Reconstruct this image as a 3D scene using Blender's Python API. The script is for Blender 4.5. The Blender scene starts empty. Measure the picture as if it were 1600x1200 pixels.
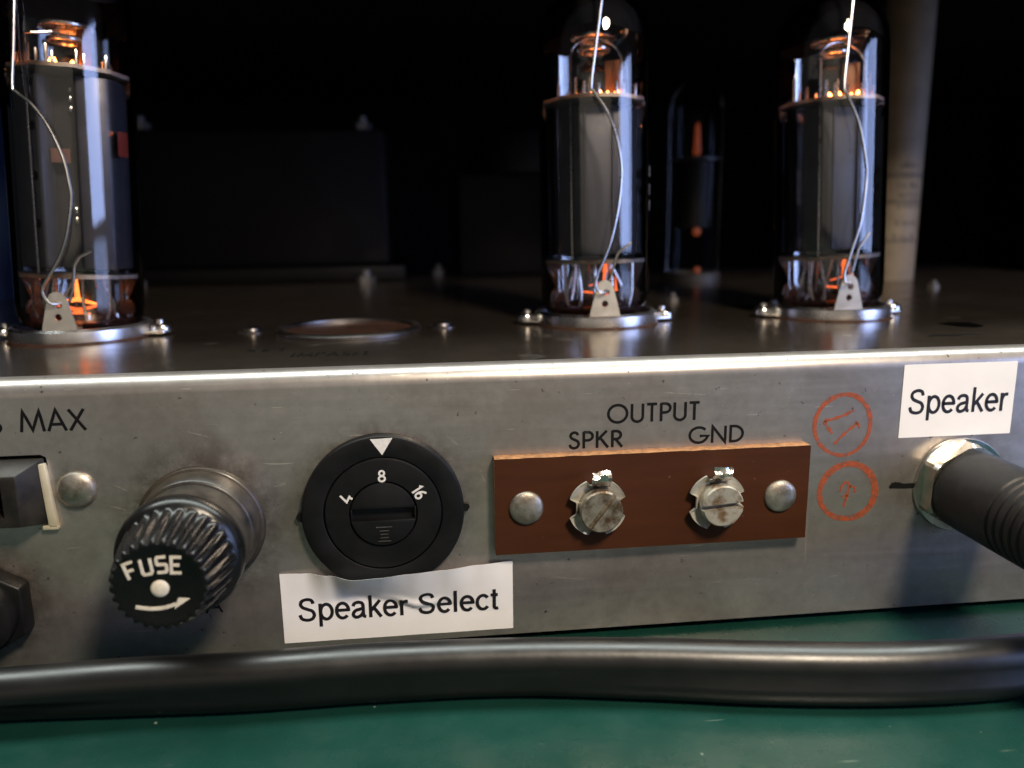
import bpy, bmesh, math, random
from mathutils import Vector, Matrix
random.seed(7)
PI = math.pi
S = 0.001                                   # everything below is written in millimetres
scene = bpy.context.scene
col = scene.collection

# ------------------------------------------------------------------ camera
cam_d = bpy.data.cameras.new('camera')
cam = bpy.data.objects.new('camera', cam_d)
col.objects.link(cam)
YAW, PITCH, ROLL = math.radians(6.2568), math.radians(11.7145), math.radians(-0.7444)
fw = Vector((math.sin(YAW)*math.cos(PITCH), math.cos(YAW)*math.cos(PITCH), -math.sin(PITCH)))
rt0 = Vector((math.cos(YAW), -math.sin(YAW), 0)); up0 = rt0.cross(fw)
rt = rt0*math.cos(ROLL) + up0*math.sin(ROLL)
up = up0*math.cos(ROLL) - rt0*math.sin(ROLL)
cam.matrix_world = Matrix(((rt.x, up.x, -fw.x, 0), (rt.y, up.y, -fw.y, -131.944*S),
                           (rt.z, up.z, -fw.z, 75.21*S), (0, 0, 0, 1)))
cam_d.sensor_width = 36.0
cam_d.lens = 1247.33/1600*36.0
cam_d.clip_start = 0.005
cam_d.clip_end = 20.0
cam_d.dof.use_dof = True
cam_d.dof.focus_distance = 0.137
cam_d.dof.aperture_fstop = cam_d.lens/1.9   # phone-sized 1.9 mm opening
scene.camera = cam

# ------------------------------------------------------------------ world, lamps, exposure
w = bpy.data.worlds.new('World'); scene.world = w; w.use_nodes = True
w.node_tree.nodes['Background'].inputs[0].default_value = (0.85, 0.9, 1.0, 1)
w.node_tree.nodes['Background'].inputs[1].default_value = 0.035
scene.view_settings.view_transform = 'Standard'
scene.view_settings.look = 'None'
scene.view_settings.exposure = 0
scene.view_settings.gamma = 1

def area(name, loc, target, sx, sy, power, color):
    d = bpy.data.lights.new(name, 'AREA'); d.shape = 'RECTANGLE'
    d.size, d.size_y, d.energy, d.color = sx, sy, power, color
    o = bpy.data.objects.new(name, d); col.objects.link(o)
    o.location = loc
    o.rotation_euler = (Vector(target) - Vector(loc)).to_track_quat('-Z', 'Y').to_euler()
    return o
area('bench_lamp', (0.13, -0.25, 0.32), (0.05, 0, 0.03), 0.075, 0.075, 2.15, (1.0, 0.84, 0.65)).data.shape = 'DISK'
area('window_light', (1.07, -0.60, 0.26), (0.03, 0.03, 0.085), 0.56, 0.46, 7.0, (0.40, 0.53, 1.0))
area('ceiling_light', (0.05, 0.20, 1.5), (0.05, -0.02, 0.0), 2.8, 0.5, 56.0, (0.93, 1.0, 0.95))
area('room_light', (-0.15, -1.1, 0.24), (0.0, 0, 0.03), 1.5, 0.46, 0.75, (1.0, 0.86, 0.70))  # fill added low in front to brighten the metal panel

# ------------------------------------------------------------------ materials
def new_mat(name):
    m = bpy.data.materials.new(name); m.use_nodes = True
    return m, m.node_tree, m.node_tree.nodes['Principled BSDF']
def coords(nt, scale=(1, 1, 1), rot=(0, 0, 0)):
    tc = nt.nodes.new('ShaderNodeTexCoord'); mp = nt.nodes.new('ShaderNodeMapping')
    mp.inputs['Scale'].default_value = scale; mp.inputs['Rotation'].default_value = rot
    nt.links.new(tc.outputs['Object'], mp.inputs['Vector'])
    return mp.outputs['Vector']
def noise(nt, vec, scale, detail=4, rough=0.55, dist=0.0):
    n = nt.nodes.new('ShaderNodeTexNoise'); n.inputs['Scale'].default_value = scale
    n.inputs['Detail'].default_value = detail; n.inputs['Roughness'].default_value = rough
    n.inputs['Distortion'].default_value = dist
    nt.links.new(vec, n.inputs['Vector']); return n.outputs['Fac']
def ramp(nt, fac, stops):
    r = nt.nodes.new('ShaderNodeValToRGB'); cr = r.color_ramp
    while len(cr.elements) < len(stops): cr.elements.new(0.5)
    for e, (p, c) in zip(cr.elements, stops):
        e.position = p
        e.color = (c, c, c, 1) if not isinstance(c, tuple) else (*c, 1)
    nt.links.new(fac, r.inputs['Fac']); return r.outputs['Color']
def mixc(nt, fac, a, b, mode='MIX'):
    m = nt.nodes.new('ShaderNodeMix'); m.data_type = 'RGBA'; m.blend_type = mode
    for s, v in ((m.inputs[0], fac), (m.inputs[6], a), (m.inputs[7], b)):
        if hasattr(v, 'is_linked') or hasattr(v, 'links'): nt.links.new(v, s)
        elif isinstance(v, tuple): s.default_value = (*v, 1)
        else: s.default_value = v
    return m.outputs[2]
def bump(nt, bs, h, strength, dist):
    b = nt.nodes.new('ShaderNodeBump'); b.inputs['Strength'].default_value = strength
    b.inputs['Distance'].default_value = dist
    nt.links.new(h, b.inputs['Height']); nt.links.new(b.outputs['Normal'], bs.inputs['Normal'])
def simple(name, color, rough, metal=0.0, var=0.25, nscale=900, bumpd=0.0, spec=0.5, c2=None, lo=0.35, hi=0.65, rvar=0.12):
    m, nt, bs = new_mat(name)
    v = coords(nt)
    n = noise(nt, v, nscale, 5, 0.6)
    dark = c2 or tuple(c*(1-var) for c in color)
    nt.links.new(ramp(nt, n, [(lo, dark), (hi, color)]), bs.inputs['Base Color'])
    n2 = noise(nt, v, nscale*0.37, 4, 0.6)
    nt.links.new(ramp(nt, n2, [(0.3, max(0.02, rough-rvar)), (0.7, min(1, rough+rvar))]), bs.inputs['Roughness'])
    bs.inputs['Metallic'].default_value = metal
    bs.inputs['Specular IOR Level'].default_value = spec
    if bumpd: bump(nt, bs, noise(nt, v, nscale*3, 3), 0.5, bumpd)
    return m
def emit(name, color, strength):
    m, nt, bs = new_mat(name)
    bs.inputs['Base Color'].default_value = (0.05, 0.02, 0.01, 1)
    bs.inputs['Emission Color'].default_value = (*color, 1)
    v = coords(nt); n = noise(nt, v, 700, 2)
    mm = nt.nodes.new('ShaderNodeMath'); mm.operation = 'MULTIPLY'
    nt.links.new(ramp(nt, n, [(0.3, 0.5), (0.7, 1.0)]), mm.inputs[0]); mm.inputs[1].default_value = strength
    nt.links.new(mm.outputs[0], bs.inputs['Emission Strength'])
    return m

def sheet_metal(name='worn_sheet_metal', ca=(0.36, 0.325, 0.30), cb=(0.48, 0.45, 0.43), metal=0.84, r0=0.0):
    m, nt, bs = new_mat(name)
    v = coords(nt)
    brushed = noise(nt, coords(nt, (40, 40, 900)), 1.0, 6, 0.65)
    blot = noise(nt, v, 55, 6, 0.6, 0.6)
    fine = noise(nt, v, 420, 5, 0.7)
    c = mixc(nt, ramp(nt, blot, [(0.36, 0.0), (0.62, 1.0)]), ca, cb)
    c = mixc(nt, 0.26, c, ramp(nt, fine, [(0.32, 0.28), (0.68, 0.62)]), 'OVERLAY')
    # sparse bright nicks and fine scratches
    sp = noise(nt, v, 1500, 2, 0.5)
    spm = ramp(nt, sp, [(0.735, 0.0), (0.77, 1.0)])
    sc = noise(nt, coords(nt, (90, 90, 1500), (0, 0.5, 0)), 1.0, 2, 0.4)
    scm = ramp(nt, sc, [(0.735, 0.0), (0.75, 0.7)])
    sc2 = noise(nt, coords(nt, (130, 130, 2200), (0, -0.9, 0)), 1.0, 2, 0.4)
    scm2 = ramp(nt, sc2, [(0.74, 0.0), (0.755, 0.6)])
    marks = mixc(nt, 1.0, mixc(nt, 1.0, spm, scm, 'LIGHTEN'), scm2, 'LIGHTEN')
    c = mixc(nt, marks, c, (0.82, 0.76, 0.66))
    dk = ramp(nt, noise(nt, v, 620, 3, 0.6), [(0.27, 1.0), (0.33, 0.0)])
    c = mixc(nt, dk, c, (0.10, 0.09, 0.08))
    if name == 'worn_sheet_metal':
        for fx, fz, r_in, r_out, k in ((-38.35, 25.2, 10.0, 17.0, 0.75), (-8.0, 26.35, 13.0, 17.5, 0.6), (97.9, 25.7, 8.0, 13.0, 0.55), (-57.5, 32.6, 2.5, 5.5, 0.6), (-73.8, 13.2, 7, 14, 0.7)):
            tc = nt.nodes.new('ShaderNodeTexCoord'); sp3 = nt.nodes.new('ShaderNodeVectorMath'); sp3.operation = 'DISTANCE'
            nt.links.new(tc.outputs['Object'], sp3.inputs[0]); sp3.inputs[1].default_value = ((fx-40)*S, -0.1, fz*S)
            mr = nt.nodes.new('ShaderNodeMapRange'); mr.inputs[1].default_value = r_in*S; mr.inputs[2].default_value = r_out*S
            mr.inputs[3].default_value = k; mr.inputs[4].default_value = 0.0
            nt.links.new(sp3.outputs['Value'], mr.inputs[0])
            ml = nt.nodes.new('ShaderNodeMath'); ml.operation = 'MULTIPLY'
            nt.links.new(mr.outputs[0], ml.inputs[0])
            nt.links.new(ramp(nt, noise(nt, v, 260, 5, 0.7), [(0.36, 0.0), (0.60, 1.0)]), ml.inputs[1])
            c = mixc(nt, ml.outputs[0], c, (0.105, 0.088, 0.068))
    nt.links.new(c, bs.inputs['Base Color'])
    bs.inputs['Metallic'].default_value = metal
    r = mixc(nt, 0.5, ramp(nt, blot, [(0.3, 0.44+r0), (0.7, 0.31+r0)]), ramp(nt, brushed, [(0.3, 0.27+r0), (0.7, 0.41+r0)]))
    nt.links.new(r, bs.inputs['Roughness'])
    hb = mixc(nt, 0.35, brushed, fine)
    bump(nt, bs, hb, 0.15, 0.0001)
    return m
M = {}
M['sheet'] = sheet_metal()
M['top_sheet'] = sheet_metal('grimy_top_sheet', (0.24, 0.195, 0.155), (0.34, 0.28, 0.225), 0.945, -0.13)

def mat_green():
    m, nt, bs = new_mat('green_bench_mat')
    v = coords(nt)
    n = noise(nt, v, 45, 5, 0.6); f = noise(nt, v, 900, 3)
    c = mixc(nt, ramp(nt, n, [(0.3, 0.0), (0.7, 1.0)]), (0.0042, 0.0275, 0.021), (0.0062, 0.036, 0.0275))
    sp = ramp(nt, noise(nt, v, 330, 2), [(0.742, 0.0), (0.775, 0.7)])
    sp2 = ramp(nt, noise(nt, coords(nt, (60, 700, 60), (0, 0, 0.4)), 1.0, 3, 0.5), [(0.70, 0.0), (0.76, 0.35)])
    c = mixc(nt, mixc(nt, 1.0, sp, sp2, 'LIGHTEN'), c, (0.36, 0.40, 0.33))
    nt.links.new(c, bs.inputs['Base Color'])
    nt.links.new(ramp(nt, noise(nt, v, 140, 5), [(0.3, 0.20), (0.7, 0.36)]), bs.inputs['Roughness'])
    bump(nt, bs, f, 0.12, 0.0002)
    return m
M['green'] = mat_green()
M['black_plastic'] = simple('black_plastic', (0.0055, 0.0055, 0.006), 0.48, 0, 0.3, 500, 0.00002, spec=0.28)
M['black_matte'] = simple('black_matte', (0.0055, 0.0055, 0.006), 0.48, 0, 0.3, 500, 0.00002, spec=0.28)
M['bakelite'] = simple('black_bakelite', (0.005, 0.0048, 0.0048), 0.27, 0, 0.3, 600, 0.00001, spec=0.4, rvar=0.08)
M['dust'] = simple('dusty_rib', (0.045, 0.043, 0.04), 0.7)  # paler grey that sets the ribs off from the black knob
M['dusty_black'] = simple('dusty_black_bushing', (0.055, 0.046, 0.035), 0.36, 0.1, 0, 160, 0.00002, c2=(0.012, 0.011, 0.010))
M['socket_black'] = simple('dusty_socket_plastic', (0.024, 0.021, 0.017), 0.5, 0, 0, 200, 0.00002, c2=(0.006, 0.0055, 0.005), spec=0.3)
M['rubber'] = simple('black_rubber', (0.009, 0.008, 0.008), 0.46, 0, 0.3, 700, 0.00003, spec=0.35)
M['cord'] = simple('black_cord_sheath', (0.004, 0.004, 0.004), 0.36, 0, 0.25, 300, 0.00003, spec=0.62, rvar=0.05)
M['void'] = simple('dark_void', (0.002, 0.002, 0.002), 0.95, spec=0.0)
M['white_print'] = simple('white_print', (0.74, 0.72, 0.68), 0.5, 0, 0.15, 1500)
M['cream_print'] = simple('cream_paint', (0.70, 0.64, 0.52), 0.45, 0, 0.2, 1200)
M['ink'] = simple('black_ink', (0.006, 0.006, 0.0065), 0.7, 0, 0.2, 1500, spec=0.15)
M['toner'] = simple('label_toner', (0.012, 0.010, 0.014), 0.45, 0, 0.2, 1500)
M['phenolic_edge'] = simple('phenolic_edge', (0.42, 0.205, 0.085), 0.7, 0, 0.5, 900, 0.00006)
M['steel'] = simple('dull_steel', (0.50, 0.47, 0.42), 0.46, 0.9, 0, 480, 0.00008, c2=(0.26, 0.22, 0.17))
M['bright'] = simple('bright_plated_metal', (0.72, 0.71, 0.69), 0.22, 1, 0.15, 300, 0.00001)
M['ring_metal'] = simple('satin_aluminium', (0.66, 0.66, 0.67), 0.30, 1, 0.12, 260, 0.00001)
M['dim_ring'] = simple('tarnished_ring', (0.17, 0.16, 0.16), 0.42, 1, 0.3, 260, 0.00001)  # darker metal for the empty socket's rim and screws
M['dim_bolt'] = simple('dark_plated_bolt', (0.16, 0.155, 0.15), 0.5, 0.7, 0.3, 260)
M['lug'] = simple('tinned_lug', (0.72, 0.70, 0.64), 0.36, 0.85, 0.15, 420, 0.00002)
M['washer'] = simple('oxidised_washer', (0.58, 0.57, 0.52), 0.55, 0.55, 0, 420, 0.00006, c2=(0.36, 0.35, 0.30))
M['rusty'] = simple('tarnished_screw', (0.40, 0.36, 0.29), 0.45, 0.8, 0, 360, 0.00014, c2=(0.13, 0.075, 0.04), lo=0.38, hi=0.56)
M['oxide'] = simple('whitened_screw', (0.46, 0.43, 0.36), 0.5, 0.6, 0, 360, 0.00014, c2=(0.20, 0.12, 0.06), lo=0.36, hi=0.50)
M['solder'] = simple('solder_tab', (0.80, 0.78, 0.74), 0.25, 1, 0.2, 600, 0.0002)
M['brass'] = simple('nickel_brass', (0.66, 0.61, 0.51), 0.27, 1, 0.2, 260, 0.00002)
M['scratch'] = simple('bright_scratch', (0.62, 0.57, 0.48), 0.45, 0.6, 0.5, 1500)
M['clip'] = simple('cream_clip', (0.66, 0.60, 0.44), 0.45, 0.25, 0.2, 300)
M['wire'] = simple('spring_wire', (0.62, 0.61, 0.62), 0.28, 1, 0.2, 300)
M['anode'] = simple('grey_anode', (0.066, 0.064, 0.072), 0.5, 0.6, 0.2, 240)
M['anode_pale'] = simple('pale_grey_anode', (0.105, 0.10, 0.115), 0.5, 0.55, 0.2, 240)
M['anode_dark'] = simple('dark_anode', (0.05, 0.048, 0.048), 0.5, 0.5, 0.2, 240)
M['mica'] = simple('mica', (0.52, 0.43, 0.34), 0.45, 0, 0.35, 500)
M['nickel'] = simple('nickel', (0.62, 0.58, 0.54), 0.28, 1, 0.15, 400)
M['shield'] = simple('heat_stained_shield', (0.22, 0.11, 0.06), 0.45, 0.7, 0.3, 300)  # orange of the heater glow painted into the nickel plate's colour
M['copper'] = simple('copper_tab', (0.40, 0.20, 0.15), 0.35, 0.8, 0.2, 400)
M['flash'] = simple('getter_flash', (0.006, 0.006, 0.007), 0.5, 0, 0.4, 150, spec=0.0)
M['stem'] = simple('stem_glass', (0.085, 0.045, 0.032), 0.14, 0, 0.35, 260, 0.0001)
M['hot'] = emit('heater_glow', (1.0, 0.24, 0.045), 46)
M['hot_dim'] = emit('heater_dim', (1.0, 0.15, 0.03), 2.2)
M['hot_leg'] = emit('heater_leg_glow', (1.0, 0.20, 0.035), 4.5)
M['hot_far'] = emit('far_heater', (1.0, 0.17, 0.04), 0.15)
M['transformer'] = simple('black_enamel', (0.0032, 0.003, 0.0028), 0.55, 0, 0.2, 60, spec=0.15)
M['bell'] = simple('blue_black_enamel', (0.003, 0.004, 0.0055), 0.5, 0, 0.2, 60, spec=0.2)
M['blue_can'] = simple('navy_sleeve', (0.006, 0.014, 0.04), 0.4, 0, 0.2, 90)
M['cabinet'] = simple('black_cabinet', (0.004, 0.004, 0.004), 0.9, 0, 0.2, 100, spec=0.1)
M['tan'] = simple('tan_card_sleeve', (0.16, 0.13, 0.095), 0.65, 0, 0.2, 180)
M['tan_print'] = simple('faded_sleeve_print', (0.10, 0.085, 0.07), 0.7, 0, 0.4, 500)
M['red_print'] = simple('red_tube_print', (0.06, 0.006, 0.005), 0.5)
M['silver_print'] = simple('silver_tube_print', (0.48, 0.48, 0.52), 0.4)

def phenolic():
    m, nt, bs = new_mat('brown_phenolic')
    v = coords(nt)
    c = mixc(nt, ramp(nt, noise(nt, coords(nt, (60, 60, 420)), 1.0, 5, 0.6), [(0.3, 0.0), (0.7, 1.0)]), (0.041, 0.0125, 0.0042), (0.056, 0.0172, 0.0058))
    sp = ramp(nt, noise(nt, v, 900, 2), [(0.74, 0.0), (0.79, 0.8)])
    c = mixc(nt, sp, c, (0.20, 0.12, 0.07))
    nt.links.new(c, bs.inputs['Base Color'])
    bs.inputs['Roughness'].default_value = 0.5
    bs.inputs['Specular IOR Level'].default_value = 0.2
    bump(nt, bs, noise(nt, v, 1200, 3), 0.2, 0.00005)
    return m
M['phenolic'] = phenolic()
def paper(name, c):
    m, nt, bs = new_mat(name)
    v = coords(nt)
    n = noise(nt, v, 160, 4)
    nt.links.new(ramp(nt, n, [(0.25, tuple(x*0.93 for x in c)), (0.7, c)]), bs.inputs['Base Color'])
    bs.inputs['Roughness'].default_value = 0.42
    bump(nt, bs, noise(nt, v, 260, 3), 0.15, 0.0002)
    return m
M['paper'] = paper('label_paper', (0.84, 0.83, 0.82))
def crayon():
    m, nt, bs = new_mat('orange_wax_pencil')
    v = coords(nt)
    n = noise(nt, v, 1100, 4, 0.7)
    nt.links.new(ramp(nt, n, [(0.3, (0.26, 0.05, 0.016)), (0.7, (0.38, 0.085, 0.03))]), bs.inputs['Base Color'])
    bs.inputs['Roughness'].default_value = 0.6
    nt.links.new(ramp(nt, noise(nt, v, 900, 5, 0.75), [(0.36, 0.12), (0.52, 0.92)]), bs.inputs['Alpha'])
    return m
M['crayon'] = crayon()
def worn_ink():
    m, nt, bs = new_mat('worn_ink')
    bs.inputs['Base Color'].default_value = (0.01, 0.01, 0.01, 1)
    bs.inputs['Roughness'].default_value = 0.8
    bs.inputs['Specular IOR Level'].default_value = 0.0
    v = coords(nt)
    nt.links.new(ramp(nt, noise(nt, v, 420, 4, 0.7), [(0.42, 0.0), (0.52, 0.9)]), bs.inputs['Alpha'])
    return m
M['worn_ink'] = worn_ink()
def glass(name='tube_glass', ior=1.52, r0=0.01, r1=0.04):
    m = bpy.data.materials.new(name); m.use_nodes = True
    nt = m.node_tree; nt.nodes.clear()
    out = nt.nodes.new('ShaderNodeOutputMaterial'); mx = nt.nodes.new('ShaderNodeMixShader')
    tr = nt.nodes.new('ShaderNodeBsdfTransparent'); gl = nt.nodes.new('ShaderNodeBsdfGlossy')
    lw = nt.nodes.new('ShaderNodeLayerWeight'); lw.inputs['Blend'].default_value = 0.5
    nt.links.new(ramp(nt, lw.outputs['Facing'], [(0.0, (0.95, 0.95, 0.95)), (0.80, (0.93, 0.94, 0.96)), (0.97, (0.60, 0.63, 0.68))]), tr.inputs['Color'])
    v = coords(nt)
    nt.links.new(ramp(nt, noise(nt, v, 90, 4), [(0.35, r0), (0.7, r1)]), gl.inputs['Roughness'])
    gl.inputs['Color'].default_value = (1, 1, 1, 1)
    fr = nt.nodes.new('ShaderNodeFresnel'); fr.inputs['IOR'].default_value = ior
    nt.links.new(fr.outputs[0], mx.inputs[0]); nt.links.new(tr.outputs[0], mx.inputs[1])
    nt.links.new(gl.outputs[0], mx.inputs[2]); nt.links.new(mx.outputs[0], out.inputs['Surface'])
    return m
M['glass'] = glass()
M['dull_glass'] = glass('dusty_tube_glass', 1.08, 0.05, 0.12)

# ------------------------------------------------------------------ mesh helpers
ORG = {}
def V3(p): return Vector(p)
FRONT = (Vector((1, 0, 0)), Vector((0, 0, 1)), Vector((0, -1, 0)))   # u right, v up, w out of the panel
UPZ = (Vector((1, 0, 0)), Vector((0, 1, 0)), Vector((0, 0, 1)))
class MB:
    def __init__(s): s.v = []; s.f = []
    def add(s, vs, fs):
        b = len(s.v); s.v += [tuple(p) for p in vs]; s.f += [tuple(i+b for i in q) for q in fs]; return s
    def box(s, x0, x1, y0, y1, z0, z1):
        vs = [(x, y, z) for x in (x0, x1) for y in (y0, y1) for z in (z0, z1)]
        return s.add(vs, [(0,1,3,2), (4,6,7,5), (0,4,5,1), (2,3,7,6), (0,2,6,4), (1,5,7,3)])
    def lathe(s, prof, n, o, fr=FRONT, rfun=None, a0=0.0, sx=1.0, sy=1.0):
        U, W, A = fr; o = Vector(o); vs = []; rings = []
        for k, (r, h) in enumerate(prof):
            if r <= 1e-6:
                rings.append([len(vs)]); vs.append(o + A*h)
            else:
                ids = []
                for i in range(n):
                    t = a0 + 2*PI*i/n
                    rr = r + (rfun(t, k) if rfun else 0)
                    ids.append(len(vs)); vs.append(o + U*(rr*sx*math.cos(t)) + W*(rr*sy*math.sin(t)) + A*h)
                rings.append(ids)
        fs = []
        for a, b in zip(rings, rings[1:]):
            for i in range(n):
                j = (i+1) % n
                if len(a) == 1 and len(b) == 1: continue
                if len(a) == 1: fs.append((a[0], b[i], b[j]))
                elif len(b) == 1: fs.append((a[i], b[0], a[j]))
                else: fs.append((a[i], b[i], b[j], a[j]))
        return s.add(vs, fs)
    def prism(s, out, h0, h1, o=(0, 0, 0), fr=FRONT):
        U, W, A = fr; o = Vector(o); n = len(out)
        vs = [o + U*x + W*y + A*h0 for x, y in out] + [o + U*x + W*y + A*h1 for x, y in out]
        fs = [tuple(range(n))[::-1], tuple(range(n, 2*n))] + [(i, (i+1) % n, n+(i+1) % n, n+i) for i in range(n)]
        return s.add(vs, fs)
    def tube(s, pts, r, n=10, caps=True):
        P = [Vector(p) for p in pts]; R = r if isinstance(r, (list, tuple)) else [r]*len(P)
        t0 = (P[1]-P[0]).normalized()
        nrm = t0.orthogonal().normalized(); vs = []
        for i, p in enumerate(P):
            t = (P[min(i+1, len(P)-1)] - P[max(i-1, 0)]).normalized()
            nrm = (nrm - t*nrm.dot(t)).normalized(); bi = t.cross(nrm)
            vs += [p + (nrm*math.cos(2*PI*k/n) + bi*math.sin(2*PI*k/n))*R[i] for k in range(n)]
        fs = [(i*n+k, i*n+(k+1) % n, (i+1)*n+(k+1) % n, (i+1)*n+k) for i in range(len(P)-1) for k in range(n)]
        if caps: fs += [tuple(range(n))[::-1], tuple(range((len(P)-1)*n, len(P)*n))]
        return s.add(vs, fs)
    def ball(s, o, r, n=10, m=6, sq=1.0):
        return s.lathe([(r*math.sin(PI*i/m), -r*sq*math.cos(PI*i/m)) for i in range(m+1)], n, o, UPZ)
    def ribbon(s, pts, width, mp):
        """flat stroke along 2-D points; mp maps (u,v) to 3-D"""
        P = [Vector((p[0], p[1])) for p in pts]; n = len(P)
        W = width if isinstance(width, (list, tuple)) else [width]*n
        closed = (P[0]-P[-1]).length < 1e-6
        L = []; Rr = []
        for i in range(n):
            if closed:
                a = P[i-1] if i > 0 else P[n-2]; b = P[i+1] if i < n-1 else P[1]
            else:
                a = P[max(i-1, 0)]; b = P[min(i+1, n-1)]
            d1 = (P[i]-a); d2 = (b-P[i])
            if d1.length < 1e-9: d1 = d2
            if d2.length < 1e-9: d2 = d1
            d1.normalize(); d2.normalize()
            n1 = Vector((-d1.y, d1.x)); n2 = Vector((-d2.y, d2.x)); mm = n1+n2
            if mm.length < 1e-6: mm = n1
            mm.normalize(); k = max(0.45, mm.dot(n1))
            off = mm*(W[i]/2/k)
            L.append(P[i]+off); Rr.append(P[i]-off)
        vs = []
        for l, r in zip(L, Rr): vs += [mp(l.x, l.y), mp(r.x, r.y)]
        return s.add(vs, [(2*i, 2*i+1, 2*i+3, 2*i+2) for i in range(n-1)])
    def build(s, name, mat, parent=None, org=None, bevel=0.0, seg=2, sharp=0.6, solid=0.0, recalc=True):
        po = ORG.get(parent.name, Vector((0, 0, 0))) if parent else Vector((0, 0, 0))
        og = Vector(org) if org is not None else po
        me = bpy.data.meshes.new(name)
        me.from_pydata([tuple((Vector(p)-og)*S) for p in s.v], [], s.f)
        bm = bmesh.new(); bm.from_mesh(me)
        if recalc: bmesh.ops.recalc_face_normals(bm, faces=bm.faces)
        if bevel:
            ed = [e for e in bm.edges if len(e.link_faces) == 2 and e.calc_face_angle(0) > 0.55]
            bmesh.ops.bevel(bm, geom=ed, offset=bevel*S, segments=seg, affect='EDGES', profile=0.5, clamp_overlap=True)
        for f in bm.faces: f.smooth = True
        for e in bm.edges:
            if len(e.link_faces) == 2 and e.calc_face_angle(0) > sharp: e.smooth = False
        bm.to_mesh(me); bm.free()
        me.materials.append(mat)
        o = bpy.data.objects.new(name, me); col.objects.link(o)
        o.location = (og-po)*S
        if parent: o.parent = parent
        ORG[o.name] = og
        return o
def tag(o, label=None, cat=None, group=None, kind=None):
    for k, v in (('label', label), ('category', cat), ('group', group), ('kind', kind)):
        if v: o[k] = v
    return o
def empty(name, org, label=None, cat=None, group=None):
    o = bpy.data.objects.new(name, None); col.objects.link(o)
    o.empty_display_size = 0.01
    o.location = Vector(org)*S; ORG[o.name] = Vector(org)
    return tag(o, label, cat, group)
def copy_tree(o, parent=None):
    c = o.copy(); col.objects.link(c)
    if parent: c.parent = parent
    for ch in list(o.children): copy_tree(ch, c)
    return c
def cat2(pts, n=6, closed=False):
    """Catmull-Rom through points of any dimension"""
    P = [Vector(p) for p in pts]; out = []; N = len(P)
    rng = range(N) if closed else range(N-1)
    for i in rng:
        if closed: a, b, c, d = P[i-1], P[i], P[(i+1) % N], P[(i+2) % N]
        else: a, b, c, d = P[max(i-1, 0)], P[i], P[i+1], P[min(i+2, N-1)]
        for k in range(n):
            t = k/n
            out.append(0.5*((2*b) + (c-a)*t + (2*a-5*b+4*c-d)*t*t + (3*b-a-3*c+d)*t**3))
    out.append(P[0].copy() if closed else P[-1].copy())
    return out
def arc(cx, cy, rx, ry, a0, a1, n=14):
    return [(cx+rx*math.cos(math.radians(a0+(a1-a0)*i/n)), cy+ry*math.sin(math.radians(a0+(a1-a0)*i/n))) for i in range(n+1)]
def circ(r, n=40): return [(r*math.cos(2*PI*i/n), r*math.sin(2*PI*i/n)) for i in range(n)]
def dome(r, h, n=5, base=0.0):
    return [(r, 0), (r, base)] + [(r*math.cos(PI/2*i/n), base+(h-base)*math.sin(PI/2*i/n)) for i in range(1, n)] + [(0, h)]

# ------------------------------------------------------------------ stroke lettering (cap height 1)
Q = [(.66,.74), (.585,.90), (.385,.945), (.18,.875), (.125,.73), (.21,.60), (.40,.515), (.60,.43), (.68,.265), (.59,.10), (.375,.05), (.15,.115), (.07,.29)]
G = {   # thin geometric capitals
 'M': (.98, [[(.03,0), (.16,1), (.49,.08), (.82,1), (.95,0)]]),
 'A': (.76, [[(.02,0), (.38,1), (.74,0)], [(.15,.32), (.61,.32)]]),
 'X': (.66, [[(.02,0), (.64,1)], [(.02,1), (.64,0)]]),
 'S': (.56, [cat2([(.46,.80), (.38,.93), (.26,.96), (.12,.89), (.08,.74), (.16,.61), (.30,.53), (.45,.42), (.49,.25), (.40,.09), (.25,.04), (.09,.11), (.04,.26)], 4)]),
 'O': (1.04, [arc(.52,.5,.46,.47,0,360,30)]),
 'U': (.66, [[(.06,1)] + arc(.33,.30,.27,.27,180,360,14) + [(.60,1)]]),
 'T': (.54, [[(.02,.955), (.52,.955)], [(.27,.955), (.27,0)]]),
 'P': (.56, [[(.07,0), (.07,1)], [(.07,.955), (.28,.955)] + arc(.28,.715,.24,.24,90,-90,12) + [(.07,.475)]]),
 'K': (.66, [[(.07,0), (.07,1)], [(.56,1), (.10,.48)], [(.22,.60), (.63,0)]]),
 'R': (.62, [[(.07,0), (.07,1)], [(.07,.955), (.26,.955)] + arc(.26,.72,.24,.235,90,-90,12) + [(.07,.485)], [(.24,.48), (.57,0)]]),
 'G': (.98, [arc(.50,.5,.44,.455,42,352,26) + [(.94,.44), (.55,.44)]]),
 'N': (.78, [[(.07,0), (.07,1), (.71,0), (.71,1)]]),
 'D': (.74, [[(.07,.045), (.07,.955), (.24,.955)] + arc(.24,.5,.43,.455,90,-90,16) + [(.07,.045)]]),
 'I': (.2, [[(.1,0), (.1,1)]]), 'L': (.46, [[(.07,1), (.07,.045), (.42,.045)]]),
 'E': (.5, [[(.45,.955), (.07,.955), (.07,.045), (.45,.045)], [(.07,.52), (.40,.52)]]),
 '2': (.56, [cat2([(.06,.74), (.12,.90), (.27,.955), (.43,.88), (.46,.70), (.36,.48), (.06,.045)], 4) + [(.5,.045)]]),
 ' ': (.38, []),
}
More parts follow.
